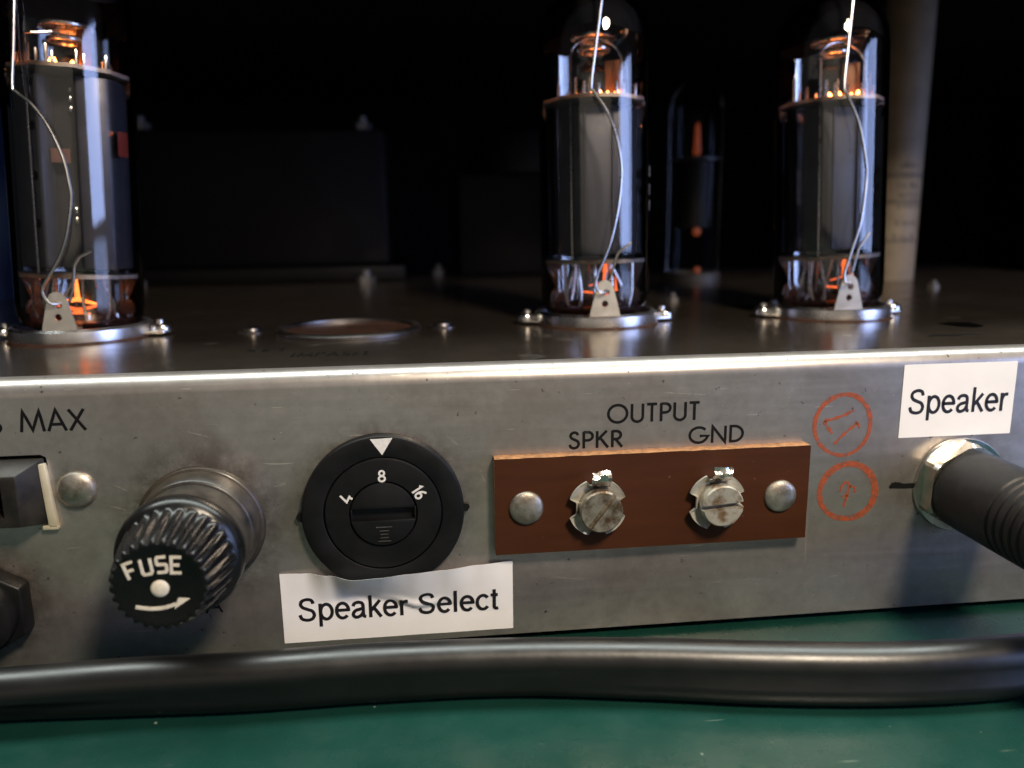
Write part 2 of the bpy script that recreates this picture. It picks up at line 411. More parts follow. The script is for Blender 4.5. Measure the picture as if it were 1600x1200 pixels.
H = {   # grotesque lower case for the two paper labels
 'S': (.80, [cat2(Q, 5)]),
 'p': (.70, [[(.12,-.27), (.12,.73)], arc(.375,.365,.25,.32,0,360,26)]),
 'e': (.68, [[(.085,.385), (.60,.385)] + arc(.345,.365,.26,.32,4,318,26)]),
 'a': (.70, [cat2([(.10,.52), (.155,.635), (.32,.685), (.48,.64), (.53,.51), (.53,.30), (.53,.17), (.56,.075), (.65,.055)], 5), cat2([(.53,.42), (.40,.385), (.22,.34), (.11,.24), (.10,.13), (.18,.05), (.30,.05), (.44,.12), (.53,.26)], 5)]),
 'k': (.62, [[(.12,0), (.12,1)], [(.54,.73), (.14,.29)], [(.27,.42), (.58,0)]]),
 'r': (.44, [[(.12,0), (.12,.73)], cat2([(.12,.42), (.17,.58), (.27,.665), (.41,.67)], 5)]),
 'l': (.27, [[(.12,0), (.12,1)]]),
 'c': (.64, [arc(.345,.365,.26,.32,38,322,24)]),
 't': (.37, [[(.18,.92)] + cat2([(.18,.25), (.19,.11), (.26,.055), (.355,.065)], 5), [(.02,.67), (.345,.67)]]),
 ' ': (.34, []),
}
def layout(font, text, x0, x1):
    adv = [font[c][0] for c in text]
    g = (x1-x0); tot = sum(adv)
    return adv, tot
def write(mb, font, text, width, height, weight, mp, space=0.0, lift=None):
    """strokes of text in a box of width x height; mp(u,v,k): k counts strokes"""
    tot = sum(font[c][0] for c in text) + space*(len(text)-1)
    sx = width/tot; x = 0; k = 0
    for c in text:
        a, strokes = font[c]
        for st in strokes:
            pts = [((x+p[0])*sx, p[1]*height) for p in st]
            fine = []
            for p, q in zip(pts, pts[1:]):           # subdivide long strokes so they follow curved paper
                m = max(1, int(math.hypot(q[0]-p[0], q[1]-p[1])/(height*0.25)))
                fine += [(p[0]+(q[0]-p[0])*i/m, p[1]+(q[1]-p[1])*i/m) for i in range(m)]
            fine.append(pts[-1])
            kk = k
            mb.ribbon(fine, weight, lambda u, v: mp(u, v, kk)); k += 1
        x += a+space
    return mb

# ------------------------------------------------------------------ bench, and a dark shell added to block light
b = MB().box(-900, 900, -900, 900, -20, 0)
tag(b.build('bench_mat', M['green']), 'glossy dark green bench mat under the amplifier', None, None, 'structure')
blk = empty('cabinet', (40, 300, 0), 'black open cabinet behind the glowing tubes', 'cabinet')
MB().box(-330, 410, 425, 437, 0, 150).build('back_panel', M['cabinet'], blk)
MB().box(-342, -330, 120, 437, 0, 150).build('side_panel', M['cabinet'], blk)
MB().box(410, 422, 120, 437, 0, 150).build('side_panel', M['cabinet'], blk)
MB().box(-342, 422, 34, 437, 150.2, 162).build('top_panel', M['cabinet'], blk)  # unseen roof, added to keep lamp light off the chassis rear

# ------------------------------------------------------------------ the amplifier chassis
AO = Vector((40, 100, 0))
amp = empty('amplifier_chassis', AO, 'worn grey metal amplifier chassis with controls, sockets and terminals, standing on green mat', 'amplifier')
ZT = 51.0; RB = 2.9
def chassis():
    prof = [(0, 1.4), (0, ZT-RB)]
    for i in range(1, 9):
        a = PI/2*i/8
        prof.append((RB-RB*math.cos(a), ZT-RB+RB*math.sin(a)))
    prof += [(RB+1.2, ZT), (RB+1.2, ZT-1.2), (3, ZT-1.2), (1.2, ZT-3), (1.2, 1.4)]
    n = len(prof); X0, X1 = -150, 250
    mb = MB()
    vs = [(x, y, z) for x in (X0, X1) for y, z in prof]
    mb.add(vs, [(i, (i+1) % n, n+(i+1) % n, n+i) for i in range(n)])
    mb.add([], [tuple(range(n)), tuple(range(n, 2*n))])
    mb.f[-2] = tuple(range(n)); mb.f[-1] = tuple(range(n, 2*n))
    return mb
chassis().build('front_panel', M['sheet'], amp, sharp=0.5)
MB().box(-150, 250, RB+1.2, 230, ZT-1.2, ZT).build('top_plate', M['top_sheet'], amp)
MB().box(-150, 250, 228.8, 230, 1.4, ZT-1.25).build('rear_panel', M['sheet'], amp)
for x in (-149.9, 248.7):
    MB().box(x, x+1.2, 3.2, 228.7, 1.4, ZT-1.25).build('side_panel', M['sheet'], amp)
for x in (-120, 220):
    for y in (22, 205):
        MB().lathe([(0, 0), (7, 0), (7, 1.5), (0, 1.5)], 20, (x, y, 0), UPZ).build('foot', M['rubber'], amp)

def on_panel(x0, z0, y=-0.03):
    return lambda u, v, k: (x0+u, y-0.004*k, z0+v)
def panel_text(text, x0, x1, z0, h, wt, name='printed_lettering', mat='ink'):
    return write(MB(), G, text, x1-x0, h, wt, on_panel(x0, z0), 0.12).build(name, M[mat], amp, recalc=False)
panel_text('OUTPUT', 31.0, 47.6, 40.1, 3.3, 0.50)
panel_text('SPKR', 24.3, 33.9, 35.75, 3.05, 0.50)
panel_text('GND', 45.7, 55.9, 35.75, 3.05, 0.50)
panel_text('S', -70.3, -67.5, 42.5, 3.5, 0.50)
panel_text('MAX', -64.9, -54.9, 42.6, 3.5, 0.50)
panel_text('2A', -41.6, -36.3, 9.25, 3.0, 0.36)

# orange wax pencil marks
def scrawl(pts, wid, x0, z0, mb):
    k = [0]
    mb.ribbon(pts, wid, lambda u, v: (x0+u, -0.05, z0+v)); return mb
mb = MB()
rng = random.Random(3)
def loop(rx, ry, w0, wv, seed, wob=0.25, over=20):
    r = random.Random(seed); ph = [r.uniform(0, 6.28) for _ in range(4)]; pts = []; ws = []
    for i in range(53):
        t = 2*PI*i/52 + 1.9
        k = 1 + wob*0.06*math.sin(2*t+ph[0]) + wob*0.05*math.sin(3*t+ph[1])
        pts.append((rx*k*math.cos(t), ry*k*math.sin(t)))
        ws.append(w0 + wv*math.sin(t*1.3+ph[2]) + 0.08*math.sin(7*t+ph[3]))
    return pts, ws
def at_panel(px, pz):     # zoomed photo offsets (27.0 per mm) to panel offsets
    return (px/27.0, -pz/27.0)
p, ws = loop(5.35, 5.6, 0.74, 0.12, 5)
scrawl(p, ws, 74.35, 38.0, mb)
for st, wd in (([(-100,-22), (-75,10), (-52,42)], .75), ([(-95,-25), (-40,-35), (10,-52), (52,-72)], .7), ([(-38,95), (0,55), (40,20), (75,-5)], .65), ([(62,-14), (78,-2), (88,20)], .55)):
    q = cat2([at_panel(*s_) for s_ in st], 5)
    scrawl(q, [wd*(0.75+0.25*math.sin(i*1.3)) for i in range(len(q))], 74.35, 38.0, mb)
mb.build('wax_pencil_mark', M['crayon'], amp, recalc=False)
mb = MB()
p, ws = loop(5.35, 5.3, 1.12, 0.2, 11)
scrawl(p, ws, 76.2, 25.3, mb)
for st, wd in (([(-38,0), (-30,-30), (-10,-50), (8,-30), (0,10), (-10,55), (-14,80)], .6), ([(10,-28), (35,-20), (38,10)], .5), ([(-30,25), (-10,20), (10,25)], .45)):
    q = cat2([at_panel(*s_) for s_ in st], 5)
    scrawl(q, [wd*(0.75+0.25*math.sin(i*1.7)) for i in range(len(q))], 76.2, 25.3, mb)
mb.build('wax_pencil_mark', M['crayon'], amp, recalc=False)
for pts in ([(79.2, 42.6), (80.2, 44.6), (82.2, 45.9)], [(63.2, 41.2), (63.8, 43.0), (64.6, 45.4)], [(-51.6, 33.0), (-49.6, 31.9)], [(-39.2, 41.6), (-36.0, 40.6)],
            [(-52.5, 29.4), (-50.2, 28.6)], [(8.6, 33.0), (9.6, 30.2)], [(-26.0, 31.5), (-24.2, 31.9)], [(21.5, 12.0), (27.0, 11.2)], [(41.2, 45.2), (48.5, 44.6)], [(3.2, 39.0), (5.0, 37.4)], [(57.0, 9.4), (60.5, 8.9)], [(68.2, 33.5), (68.9, 12.0)]):
    q = cat2(pts, 4) if len(pts) > 2 else pts
    MB().ribbon(q, .09, lambda u, v: (u, -0.02, v)).build('scratch', M['scratch'], amp, recalc=False)
# black lozenge and the tops of letters hidden by the jack and the paper label
mb = MB().ribbon([(84.3, 25.6), (84.9, 26.0), (86.0, 26.0), (87.0, 25.8), (89.4, 25.8)], [.5, 1.1, 1.25, 1.0, 1.0], lambda u, v: (u, -0.04, v))
mb.ribbon([(85.2, 26.6), (86.0, 26.35)], .35, lambda u, v: (u, -0.045, v))
mb.build('printed_symbol', M['ink'], amp, recalc=False)
mb = MB()
for a, w_ in (([(91.0, 35.7), (91.6, 34.9)], .45), ([(91.6, 35.7), (92.0, 35.0)], .4), ([(98.6, 35.9), (99.8, 35.6)], .5), ([(99.5, 35.8), (99.7, 34.9)], .45), ([(93.0, 35.6), (94.2, 35.5)], .4)):
    mb.ribbon(a, w_, lambda u, v: (u, -0.04, v))
mb.build('printed_lettering', M['ink'], amp, recalc=False)

# worn lettering and dark marks on the top plate
def on_top(x0, y0):
    return lambda u, v, k: (x0+u, y0+v, ZT+0.03+0.004*k)
write(MB(), G, 'IMPASEL', 14.5, 4.6, 0.7, on_top(-24.5, 14.8), 0.25).build('worn_lettering', M['worn_ink'], amp, recalc=False)
write(MB(), G, 'SET', 7.5, 3.2, 0.6, on_top(-34, 22.5), 0.4).build('worn_lettering', M['worn_ink'], amp, recalc=False)
mb = MB().add([(113.6, 33.5, ZT+.04), (118, 35.6, ZT+.04), (121.8, 34.4, ZT+.04), (121.6, 29, ZT+.04), (119.5, 27, ZT+.04), (117.6, 26, ZT+.04), (115.2, 28, ZT+.04)], [tuple(range(7))])
mb.build('dark_hole', M['void'], amp, recalc=False)
mb = MB().ribbon(cat2([(100.2, 16.0), (103, 17.3), (106, 17.0), (109.5, 17.6), (112, 16.5)], 6), [.6, .9, 1.2, 1.6, 2.1, 2.6, 2.8, 2.6, 2.9, 3.1, 3.0, 2.6, 2.2, 2.0, 1.7, 1.6, 1.4, 1.3, 1.2, 1.1, 1.0, .9, .7, .5, .3], lambda u, v: (u, v, ZT+.05))
mb.build('scuff_mark', M['worn_ink'], amp, recalc=False)

# ---- snap rivet by the mains socket
MB().lathe(dome(3.15, 1.5, 6, 0.25), 32, (-57.5, 0, 32.6)).build('rivet', M['steel'], amp)

# ---- mains socket at the frame edge
so = MB().box(-92, -62.6, -5.2, -3.2, 27.4, 38.0).box(-92, -62.6, -3.2, 0, 26.6, 38.6)
sk = MB()
def frame_block(x0, x1, z0, z1, yb, yf, ix, iz, depth):
    """bevelled block with a rectangular well in its face"""
    o = [(x0, z0), (x1, z0), (x1, z1), (x0, z1)]
    f = [(x0+1.0, z0+1.2), (x1-2.6, z0+1.2), (x1-2.6, z1-1.6), (x0+1.0, z1-1.6)]
    i_ = [(x0+ix, z0+iz), (x1-ix, z0+iz), (x1-ix, z1-iz), (x0+ix, z1-iz)]
    vs = [(x, yb, z) for x, z in o] + [(x, yf, z) for x, z in f] + [(x, yf, z) for x, z in i_] + [(x, yf+depth, z) for x, z in i_]
    fs = []
    for a, b_ in ((0, 4), (4, 8), (8, 12)):
        fs += [(a+k, a+(k+1) % 4, b_+(k+1) % 4, b_+k) for k in range(4)]
    fs.append((12, 13, 14, 15))
    return MB().add(vs, fs)
sock = frame_block(-92, -62.0, 27.0, 38.2, 0, -4.6, 5.0, 2.8, 4.2).build('mains_socket', M['socket_black'], amp, bevel=0.18)
MB().box(-87, -67.4, -0.42, -0.40, 30, 35.3).build('socket_well', M['void'], sock)
MB().prism([(-62.2, 26.6), (-60.8, 26.6), (-61.7, 37.4), (-62.7, 37.4)], 0.0, 1.0).box(-63.2, -60.8, -1.0, 0, 26.2, 26.9).build('socket_clip', M['clip'], sock, bevel=0.12)
MB().prism([(-92, 38.25), (-63.0, 38.2), (-62.0, 37.0), (-61.55, 37.0), (-61.7, 38.3), (-62.5, 38.75), (-92, 38.8)], 0.0, 0.05).build('cutout_corner', M['void'], sock)

# ---- cable gland at the frame edge (hexagonal)
hx = [(8.1*math.cos(PI/6+PI/3*i), 8.1*math.sin(PI/6+PI/3*i)) for i in range(6)]
gl = MB().prism(hx, 0, 3.4, (-73.8, 0, 13.2)).build('cable_gland', M['black_plastic'], amp, bevel=0.5, seg=3)
MB().lathe([(6.3, 3.0), (6.2, 6.0), (5.2, 6.6), (4.2, 6.6), (4.0, 6.2), (0, 6.2)], 30, (-73.8, 0, 13.2)).build('gland_nose', M['black_plastic'], gl)

# ---- fuse holder
FX, FZ = -38.35, 25.2
fu = MB().lathe([(10.5, 0), (10.5, .5), (10.2, .9), (9.9, 1.0), (9.5, 4.4), (9.25, 4.75), (8.85, 4.85), (8.75, 9.8), (9.0, 10.4), (7.0, 10.6), (0, 10.6)], 64, (FX, 0, FZ)).build('fuse_holder', M['dusty_black'], amp, sharp=0.9)
NR = 28
def knurl(t, k):
    if k < 6 or k > 11: return 0
    a = (0.0, 0.26, .32, .32, .32, .24)[k-6] if k < 12 else 0
    return a*max(-1.0, min(1.0, 1.7*math.sin(NR*t)))
prof = [(8.6, 10.5), (9.3, 10.8), (9.65, 11.6), (9.65, 12.8), (9.3, 13.8), (8.75, 14.3), (8.45, 14.5), (8.1, 15.2), (7.7, 17.2), (7.15, 19.8), (6.62, 22.3), (6.42, 22.7), (6.0, 22.75), (5.6, 22.6), (0, 22.6)]
cap = MB().lathe(prof, NR*8, (FX, 0, FZ), rfun=knurl).build('fuse_cap', M['bakelite'], fu, sharp=1.0)
# moulded lettering, dot and arrow on the cap face (radius about 6.5)
FR = 6.5; FY = -22.62
GF = {'F': [[(0,0), (0,1), (.72,1)], [(0,.50), (.58,.50)]],
      'U': [[(0,1), (0,.16), (.12,.02), (.60,.02), (.72,.16), (.72,1)]],
      'S': [[(.72,.98), (.10,.98), (.02,.90), (.02,.60), (.10,.52), (.62,.50), (.71,.42), (.71,.10), (.62,.02), (0,.02)]],
      'E': [[(.74,1), (0,1), (0,0), (.74,0)], [(0,.5), (.6,.5)]]}
def raised(strokes, wt, mpf, h=0.16):
    mb = MB()
    for j, st in enumerate(strokes):
        n0 = len(mb.v); f0 = len(mb.f)
        mb.ribbon(st, wt, lambda u, v: mpf(u, v, h+0.006*j))
        top = mb.v[n0:]; m = len(top)//2
        low = MB().ribbon(st, wt*1.12, lambda u, v: mpf(u, v, 0)).v
        b0 = len(mb.v); mb.v += low
        for i in range(m-1):
            mb.f += [(n0+2*i, n0+2*i+2, b0+2*i+2, b0+2*i), (n0+2*i+1, b0+2*i+1, b0+2*i+3, n0+2*i+3)]
        mb.f += [(n0, b0, b0+1, n0+1), (n0+2*m-2, n0+2*m-1, b0+2*m-1, b0+2*m-2)]
    return mb
def glyph_at(cx, cz, ang, h, wd):
    a = math.radians(ang)
    def mpf(u, v, k):
        x = (u-.36)*wd; y = (v-.5)*h
        return (FX+cx+x*math.cos(a)-y*math.sin(a), FY-k, FZ+cz+x*math.sin(a)+y*math.cos(a))
    return mpf
lt = MB()
for ch, cx, cz, ang in (('F', -3.62, 2.50, 17), ('U', -1.48, 2.92, 7), ('S', .58, 3.12, 2), ('E', 2.55, 2.95, -4)):
    mf = glyph_at(cx, cz, ang, 2.35, 1.85)
    strokes = [[(x*1.85, y*2.35) for x, y in st] for st in GF[ch]]
    g = raised(strokes, 0.38, lambda u, v, k, mf=mf: mf(u/1.85, v/2.35, k), 0.14)
    lt.add(g.v, g.f)
lt.build('cap_lettering', M['cream_print'], cap, recalc=True)
MB().lathe([(1.27, 0), (1.25, .18), (1.07, .34), (.62, .44), (0, .46)], 28, (FX+.05, FY, FZ-.42)).build('cap_dot', M['cream_print'], cap)
q = [(-3.5, -3.0), (-2.6, -3.22), (-1.4, -3.42), (-.2, -3.42), (.9, -3.25), (2.0, -2.92)]
ar = raised([cat2(q, 4)], 0.48, lambda u, v, k: (FX+u, FY-k, FZ+v), 0.14)
ar.prism([(1.75, -3.65), (3.95, -2.2), (2.4, -2.0), (2.1, -2.7)], 0, .16, (FX, FY, FZ))
ar.build('cap_arrow', M['cream_print'], cap)

# ---- speaker impedance selector
DX, DZ = -8.0, 26.35
ring = MB().lathe([(13.75, 0), (13.75, 1.35), (13.5, 1.75), (13.2, 1.85), (10.25, 1.9), (10.05, 1.8), (10.05, .5), (0, .5)], 96, (DX, 0, DZ))
for sx in (-1, 1):
    z0 = DZ - (0.35 if sx < 0 else -0.1)
    ring.prism([(sx*13.5, z0-DZ+.75), (sx*14.5, z0-DZ+.55), (sx*14.75, z0-DZ-.1), (sx*14.3, z0-DZ-.75), (sx*13.5, z0-DZ-.8)], 0, .9, (DX, 0, DZ))
sel = ring.build('speaker_selector', M['black_matte'], amp)
dial = MB().lathe([(9.85, .4), (9.85, 1.75), (9.7, 1.95), (9.4, 2.0), (5.85, 2.0), (5.75, 1.9), (5.75, .9), (0, .9)], 80, (DX, 0, DZ)).build('selector_dial', M['black_plastic'], sel)
def half_disc(r, gap, sgn, n=24, r2=None):
    a = math.asin(gap/2/r)
    return [(r*math.cos(a+(PI-2*a)*i/n), sgn*r*math.sin(a+(PI-2*a)*i/n)) for i in range(n+1)]
kn = MB().prism(half_disc(5.5, 2.1, 1), .8, 2.25, (DX, 0, DZ+.05)).prism(half_disc(5.5, 2.1, -1), .8, 2.5, (DX, 0, DZ+.05))
for sx in (-1, 1):       # close the ends of the slot
    kn.prism([(sx*5.2, -1.1), (sx*5.5, -1.1), (sx*5.5, 1.1), (sx*5.2, 1.1)], .8, 2.1, (DX, 0, DZ+.05))
knob = kn.build('selector_knob', M['black_matte'], dial, bevel=0.12)
# the knob hangs under the dial; its ribs and numerals sit on the dial too
rb = MB()
for dz, ln in ((-2.15, 2.7), (-2.8, 1.6), (-3.42, 1.3), (-4.05, 1.4), (-4.65, 2.1)):
    rb.box(DX-ln/2+.05, DX+ln/2+.05, -2.66, -2.45, DZ+dz-.07, DZ+dz+.07)
MB().add(rb.v, rb.f).build('knob_rib', M['dust'], sel)
tri = MB().prism([(-1.85, 13.15), (1.85, 13.25), (.05, 10.35)], 1.84, 1.90, (DX+.2, 0, DZ))
tri.build('pointer_triangle', M['white_print'], sel)
DG = {'4': (.62, [[(.46,0), (.46,.36)], [(.62,.30), (.04,.30), (.30,1)]]),
      '8': (.60, [arc(.30,.735,.20,.205,0,360,20), arc(.30,.27,.245,.225,0,360,20)]),
      '1': (.34, [[(.05,.80), (.22,.955), (.22,0)]]),
      '6': (.60, [cat2([(.50,.955), (.26,.80), (.09,.55), (.06,.33)], 5) , arc(.30,.29,.24,.245,0,360,20)])}
def numeral(text, cx, cz, ang, h, wd, wt):
    a = math.radians(ang); tot = sum(DG[c][0] for c in text) + .12*(len(text)-1)
    def mp(u, v, k):
        x = u-wd/2; y = v-h/2
        return (DX+cx+x*math.cos(a)-y*math.sin(a), -2.04-.004*k, DZ+cz+x*math.sin(a)+y*math.cos(a))
    return write(MB(), DG, text, wd, h, wt, mp, .12).build('numeral', M['white_print'], sel, recalc=False)
numeral('8', .02, 6.75, 0, 2.05, 1.25, .34)
numeral('4', -6.1, 3.15, 62, 2.1, 1.35, .36)
numeral('16', 6.15, 3.55, -58, 2.05, 2.0, .36)

# ---- output terminal strip
PX0, PX1, PZ0, PZ1, PT = 11.05, 67.35, 17.85, 35.12, 2.4
st = MB()
N = 40
top = []
r = random.Random(9)
xs = [PX0 + (PX1-PX0)*i/N for i in range(N+1)]
out = [(PX0, PZ0)] + [(PX1, PZ0)] + [(x, PZ1 + r.uniform(-.05, .05)) for x in reversed(xs)]
strip = MB().prism(out, 0.0, PT).build('terminal_strip', M['phenolic'], amp)
# the sawn pale edge along the top of the board
MB().add([(x, y, PZ1+.07 + r.uniform(-.03, .05)) for x in xs for y in (-.02, -PT*.55, -PT+.03)],
         [(3*i+k, 3*i+3+k, 3*i+4+k, 3*i+1+k) for i in range(N) for k in range(2)]).build('sawn_edge', M['phenolic_edge'], strip)
MB().add([(PX0-.03, -.05, PZ0), (PX0-.03, -PT+.05, PZ0), (PX0-.03, -PT+.05, PZ1), (PX0-.03, -.05, PZ1)], [(0, 1, 2, 3)]).build('sawn_edge', M['phenolic_edge'], strip)
for (x, z, rr) in ((16.4, 26.3, 3.0), (62.1, 26.1, 2.95)):
    MB().lathe(dome(rr, 1.15, 6, .2), 32, (x, -PT, z)).build('rivet', M['steel'], strip)
def petal_washer(x, z):
    pts = []
    R_ = 5.15
    for i in range(0, 360, 4):
        a = math.radians(i); rr = R_
        px, pz = R_*math.cos(a), R_*math.sin(a)
        if abs(pz) < 1.45: rr = 3.75/abs(math.cos(a))
        elif abs(px) < 1.9 and pz > 0: rr = 4.1/abs(math.sin(a))
        elif abs(px) < 1.3 and pz < 0: rr = 4.0/abs(math.sin(a))
        pts.append((rr*math.cos(a), rr*math.sin(a)))
    mb = MB()
    # cupped: outer rim stands further out than the middle
    n = len(pts); vs = []; lev = [(0.55, .75), (.78, .7), (1.0, 1.5)]
    for k, (s_, h_) in enumerate(lev): vs += [(x+p[0]*s_, -PT-h_, z+p[1]*s_) for p in pts]
    for k, (s_, h_) in enumerate(reversed(lev)): vs += [(x+p[0]*s_, -PT-h_+.55, z+p[1]*s_) for p in pts]
    fs = []
    for k in range(5): fs += [(k*n+i, k*n+(i+1) % n, (k+1)*n+(i+1) % n, (k+1)*n+i) for i in range(n)]
    fs += [(5*n+i, 5*n+(i+1) % n, (i+1) % n, i) for i in range(n)]
    return mb.add(vs, fs)
def slotted(x, z, ang, r_, gap, h0, h1, deep):
    a = math.radians(ang); fr = (Vector((math.cos(a), 0, math.sin(a))), Vector((-math.sin(a), 0, math.cos(a))), Vector((0, -1, 0)))
    o = (x, -PT, z); mb = MB()
    for sg in (1, -1):
        o_ = half_disc(r_, gap, sg, 26); i_ = [(p[0]*.93, sg*(gap/2) + (p[1]-sg*gap/2)*.93) for p in o_]
        n = len(o_); A = fr[2]
        P = lambda q, h: Vector(o)+fr[0]*q[0]+fr[1]*q[1]+A*h
        vs = [P(q, h0) for q in o_] + [P(q, h1-.3) for q in o_] + [P(q, h1) for q in i_]
        fs = [tuple(range(n)), tuple(range(2*n, 3*n))]
        for k in range(2): fs += [(k*n+i, k*n+(i+1) % n, (k+1)*n+(i+1) % n, (k+1)*n+i) for i in range(n)]
        mb.add(vs, fs)
    mb.prism([(p[0]*.985, p[1]*.985) for p in circ(r_, 48)], h0, deep, o, fr)
    return mb
def solder_tab(x, z, seed):
    r = random.Random(seed); nx, nz = 5, 6; vs = []
    for j in range(nz+1):
        t = j/nz
        for i in range(nx+1):
            s_ = i/nx
            hw = 1.75*(1-.12*t)
            out_ = .9 + 2.6*math.sin(min(1, t*1.15)*PI*.62) - 1.2*max(0, t-.65)
            up_ = 3.2*t
            vs.append((x + (s_-.5)*2*hw + r.uniform(-.12, .12), -PT-out_ + r.uniform(-.18, .18), z + up_ + r.uniform(-.15, .15) + (0.5*s_ if seed == 1 else .25*abs(s_-.4))*t))
    m = len(vs); vs2 = [(p[0], p[1]+.45, p[2]-.1) for p in vs]; w_ = nx+1
    fs = [(j*w_+i, j*w_+i+1, (j+1)*w_+i+1, (j+1)*w_+i) for j in range(nz) for i in range(nx)]
    fs2 = [tuple(m+k for k in f) for f in fs]
    edge = list(range(nx+1)) + [j*w_+nx for j in range(1, nz+1)] + [nz*w_+i for i in range(nx-1, -1, -1)] + [j*w_ for j in range(nz-1, 0, -1)]
    fs3 = [(edge[i], edge[(i+1) % len(edge)], m+edge[(i+1) % len(edge)], m+edge[i]) for i in range(len(edge))]
    return MB().add(vs+vs2, fs+fs2+fs3)
for (x, z, hx_, hz, ang, mt, seed) in ((28.65, 26.15, 29.0, 25.95, 53, 'rusty', 1), (49.95, 26.1, 50.45, 25.85, 4, 'oxide', 2)):
    petal_washer(x, z).build('petal_washer', M['washer'], strip, sharp=0.7)
    tag(slotted(hx_, hz, ang, 3.72, .95 if mt == 'oxide' else .85, .3, 3.3, 1.5 if mt == 'oxide' else 2.4).build('slotted_screw', M[mt], strip, sharp=0.45),
        'brown tarnished slotted screw with diagonal slot' if mt == 'rusty' else 'whitened slotted screw with level slot')
    solder_tab(x+.35, z+3.5, seed).build('solder_tab', M['solder'], strip, sharp=0.35)

# ---- output jack
JX, JZ = 97.9, 25.7
jk = MB().lathe([(4.6, 0), (9.0, 0), (9.0, .45), (8.8, .8), (4.6, .8)], 56, (JX, 0, JZ)).build('output_jack', M['bright'], amp)
a0 = math.radians(28)
def hexnut(R_, h0, h1, o):
    n = 72; mb = MB(); vs = []
    def rad(t, chamf):
        k = ((t-a0) % (PI/3)) - PI/6
        rr = R_*math.cos(PI/6)/math.cos(k)
        return min(rr, chamf)
    lev = [(h0, 99), (h1-.8, 99), (h1, R_*.915)]
    for h, ch in lev: vs += [(o[0]+rad(2*PI*i/n, ch)*math.cos(2*PI*i/n), o[1]-h, o[2]+rad(2*PI*i/n, ch)*math.sin(2*PI*i/n)) for i in range(n)]
    vs += [(o[0]+5.2*math.cos(2*PI*i/n), o[1]-h1, o[2]+5.2*math.sin(2*PI*i/n)) for i in range(n)]
    fs = [(k*n+i, k*n+(i+1) % n, (k+1)*n+(i+1) % n, (k+1)*n+i) for k in range(3) for i in range(n)]
    return mb.add(vs, fs)
hexnut(8.75, .8, 3.7, (JX, 0, JZ)).build('hex_nut', M['brass'], jk, sharp=0.35)
MB().lathe([(5.2, .7), (5.2, 4.3), (4.9, 4.6), (3.4, 4.6), (3.4, .7)], 40, (JX, 0, JZ)).build('threaded_bush', M['bright'], jk)

# ---- tube sockets on the top plate
def ear(mb, sx, cx, cy):
    o = [(cx+sx*12.5, cy-4.2), (cx+sx*15.4, cy-3.2), (cx+sx*17.6, cy-2.6), (cx+sx*18.8, cy-1.2), (cx+sx*18.8, cy+1.2), (cx+sx*17.6, cy+2.6), (cx+sx*15.4, cy+3.2), (cx+sx*12.5, cy+4.2)]
    mb.prism(o, ZT+.5, ZT+1.15, (0, 0, 0), UPZ)
def make_socket(cx, cy, lugdx, lugy):
    mb = MB().lathe([(14.3, ZT+.45), (14.35, ZT+1.5), (14.2, ZT+2.6), (13.7, ZT+3.05), (13.2, ZT+3.1), (12.9, ZT+2.8), (12.9, ZT+.5)], 72, (cx, cy, 0), UPZ)
    sock = mb.build('tube_socket', M['ring_metal'], amp, org=(cx, cy, ZT))
    for sx in (-1, 1):
        e = MB(); ear(e, sx, cx, cy); e.build('mounting_ear', M['bright'], sock, bevel=0.15)
    MB().lathe([(14.7, ZT+.02), (14.7, ZT+.42), (12, ZT+.42)], 60, (cx, cy, 0), UPZ).build('gasket', M['stem'], sock)
    MB().lathe([(12.85, ZT+.9), (12.4, ZT+1.1), (9, ZT+1.0), (0, ZT+.9)], 48, (cx, cy, 0), UPZ).build('socket_body', M['stem'], sock)
    for sx in (-1, 1):
        MB().lathe([(2.3, 1.1), (2.3, 1.7), (2.0, 2.2), (1.2, 2.55), (0, 2.6)], 20, (cx+sx*16.6, cy, ZT), UPZ).lathe([(.9, 2.5), (.8, 3.3), (0, 3.5)], 12, (cx+sx*16.2, cy+.4, ZT), UPZ).build('screw', M['bright'], sock)
    # spring lug: tapered tab with two holes, standing at the front of the ring
    lx, ly, lz = cx+lugdx, lugy, ZT+3.3
    outl = [(-3.35, 0), (3.35, 0), (3.1, 1.2), (1.95, 5.6), (1.75, 6.3), (1.2, 7.15), (.4, 7.6), (-.4, 7.6), (-1.2, 7.15), (-1.75, 6.3), (-1.95, 5.6), (-3.1, 1.2)]
    def plate(hs):
        # outline with holes, bridged through bmesh triangle fill
        bm = bmesh.new()
        def lp(pts): 
            vs = [bm.verts.new((p[0], 0, p[1])) for p in pts]
            return [bm.edges.new((vs[i], vs[(i+1) % len(vs)])) for i in range(len(vs))]
        ed = lp(outl)
        for hx_, hz, hr in hs: ed += lp([(hx_+hr*math.cos(2*PI*i/14), hz+hr*math.sin(2*PI*i/14)) for i in range(14)])
        bmesh.ops.triangle_fill(bm, use_beauty=True, use_dissolve=False, edges=ed)
        bmesh.ops.solidify(bm, geom=bm.faces[:], thickness=0.5)
        mb = MB(); bm.verts.index_update()
        mb.add([(v.co.x, v.co.y, v.co.z) for v in bm.verts], [tuple(v.index for v in f.verts) for f in bm.faces]); bm.free()
        return mb
    p_ = plate([(.25, 4.95, .72), (0.0, 2.5, .72)])
    p_.v = [(lx+a, ly+b_-.02+0.035*c, lz+c) for a, b_, c in p_.v]
    # bent foot lying on the ring
    p_.box(lx-3.35, lx+3.35, ly-.5, ly+2.2, lz-.28, lz+.12)
    p_.build('spring_lug', M['lug'], sock, org=(lx, ly, lz), sharp=0.5)
    return sock
SOC = {'L': (-74.4, 51.5), 'C': (40.3, 53.0), 'R': (98.5, 54.0)}
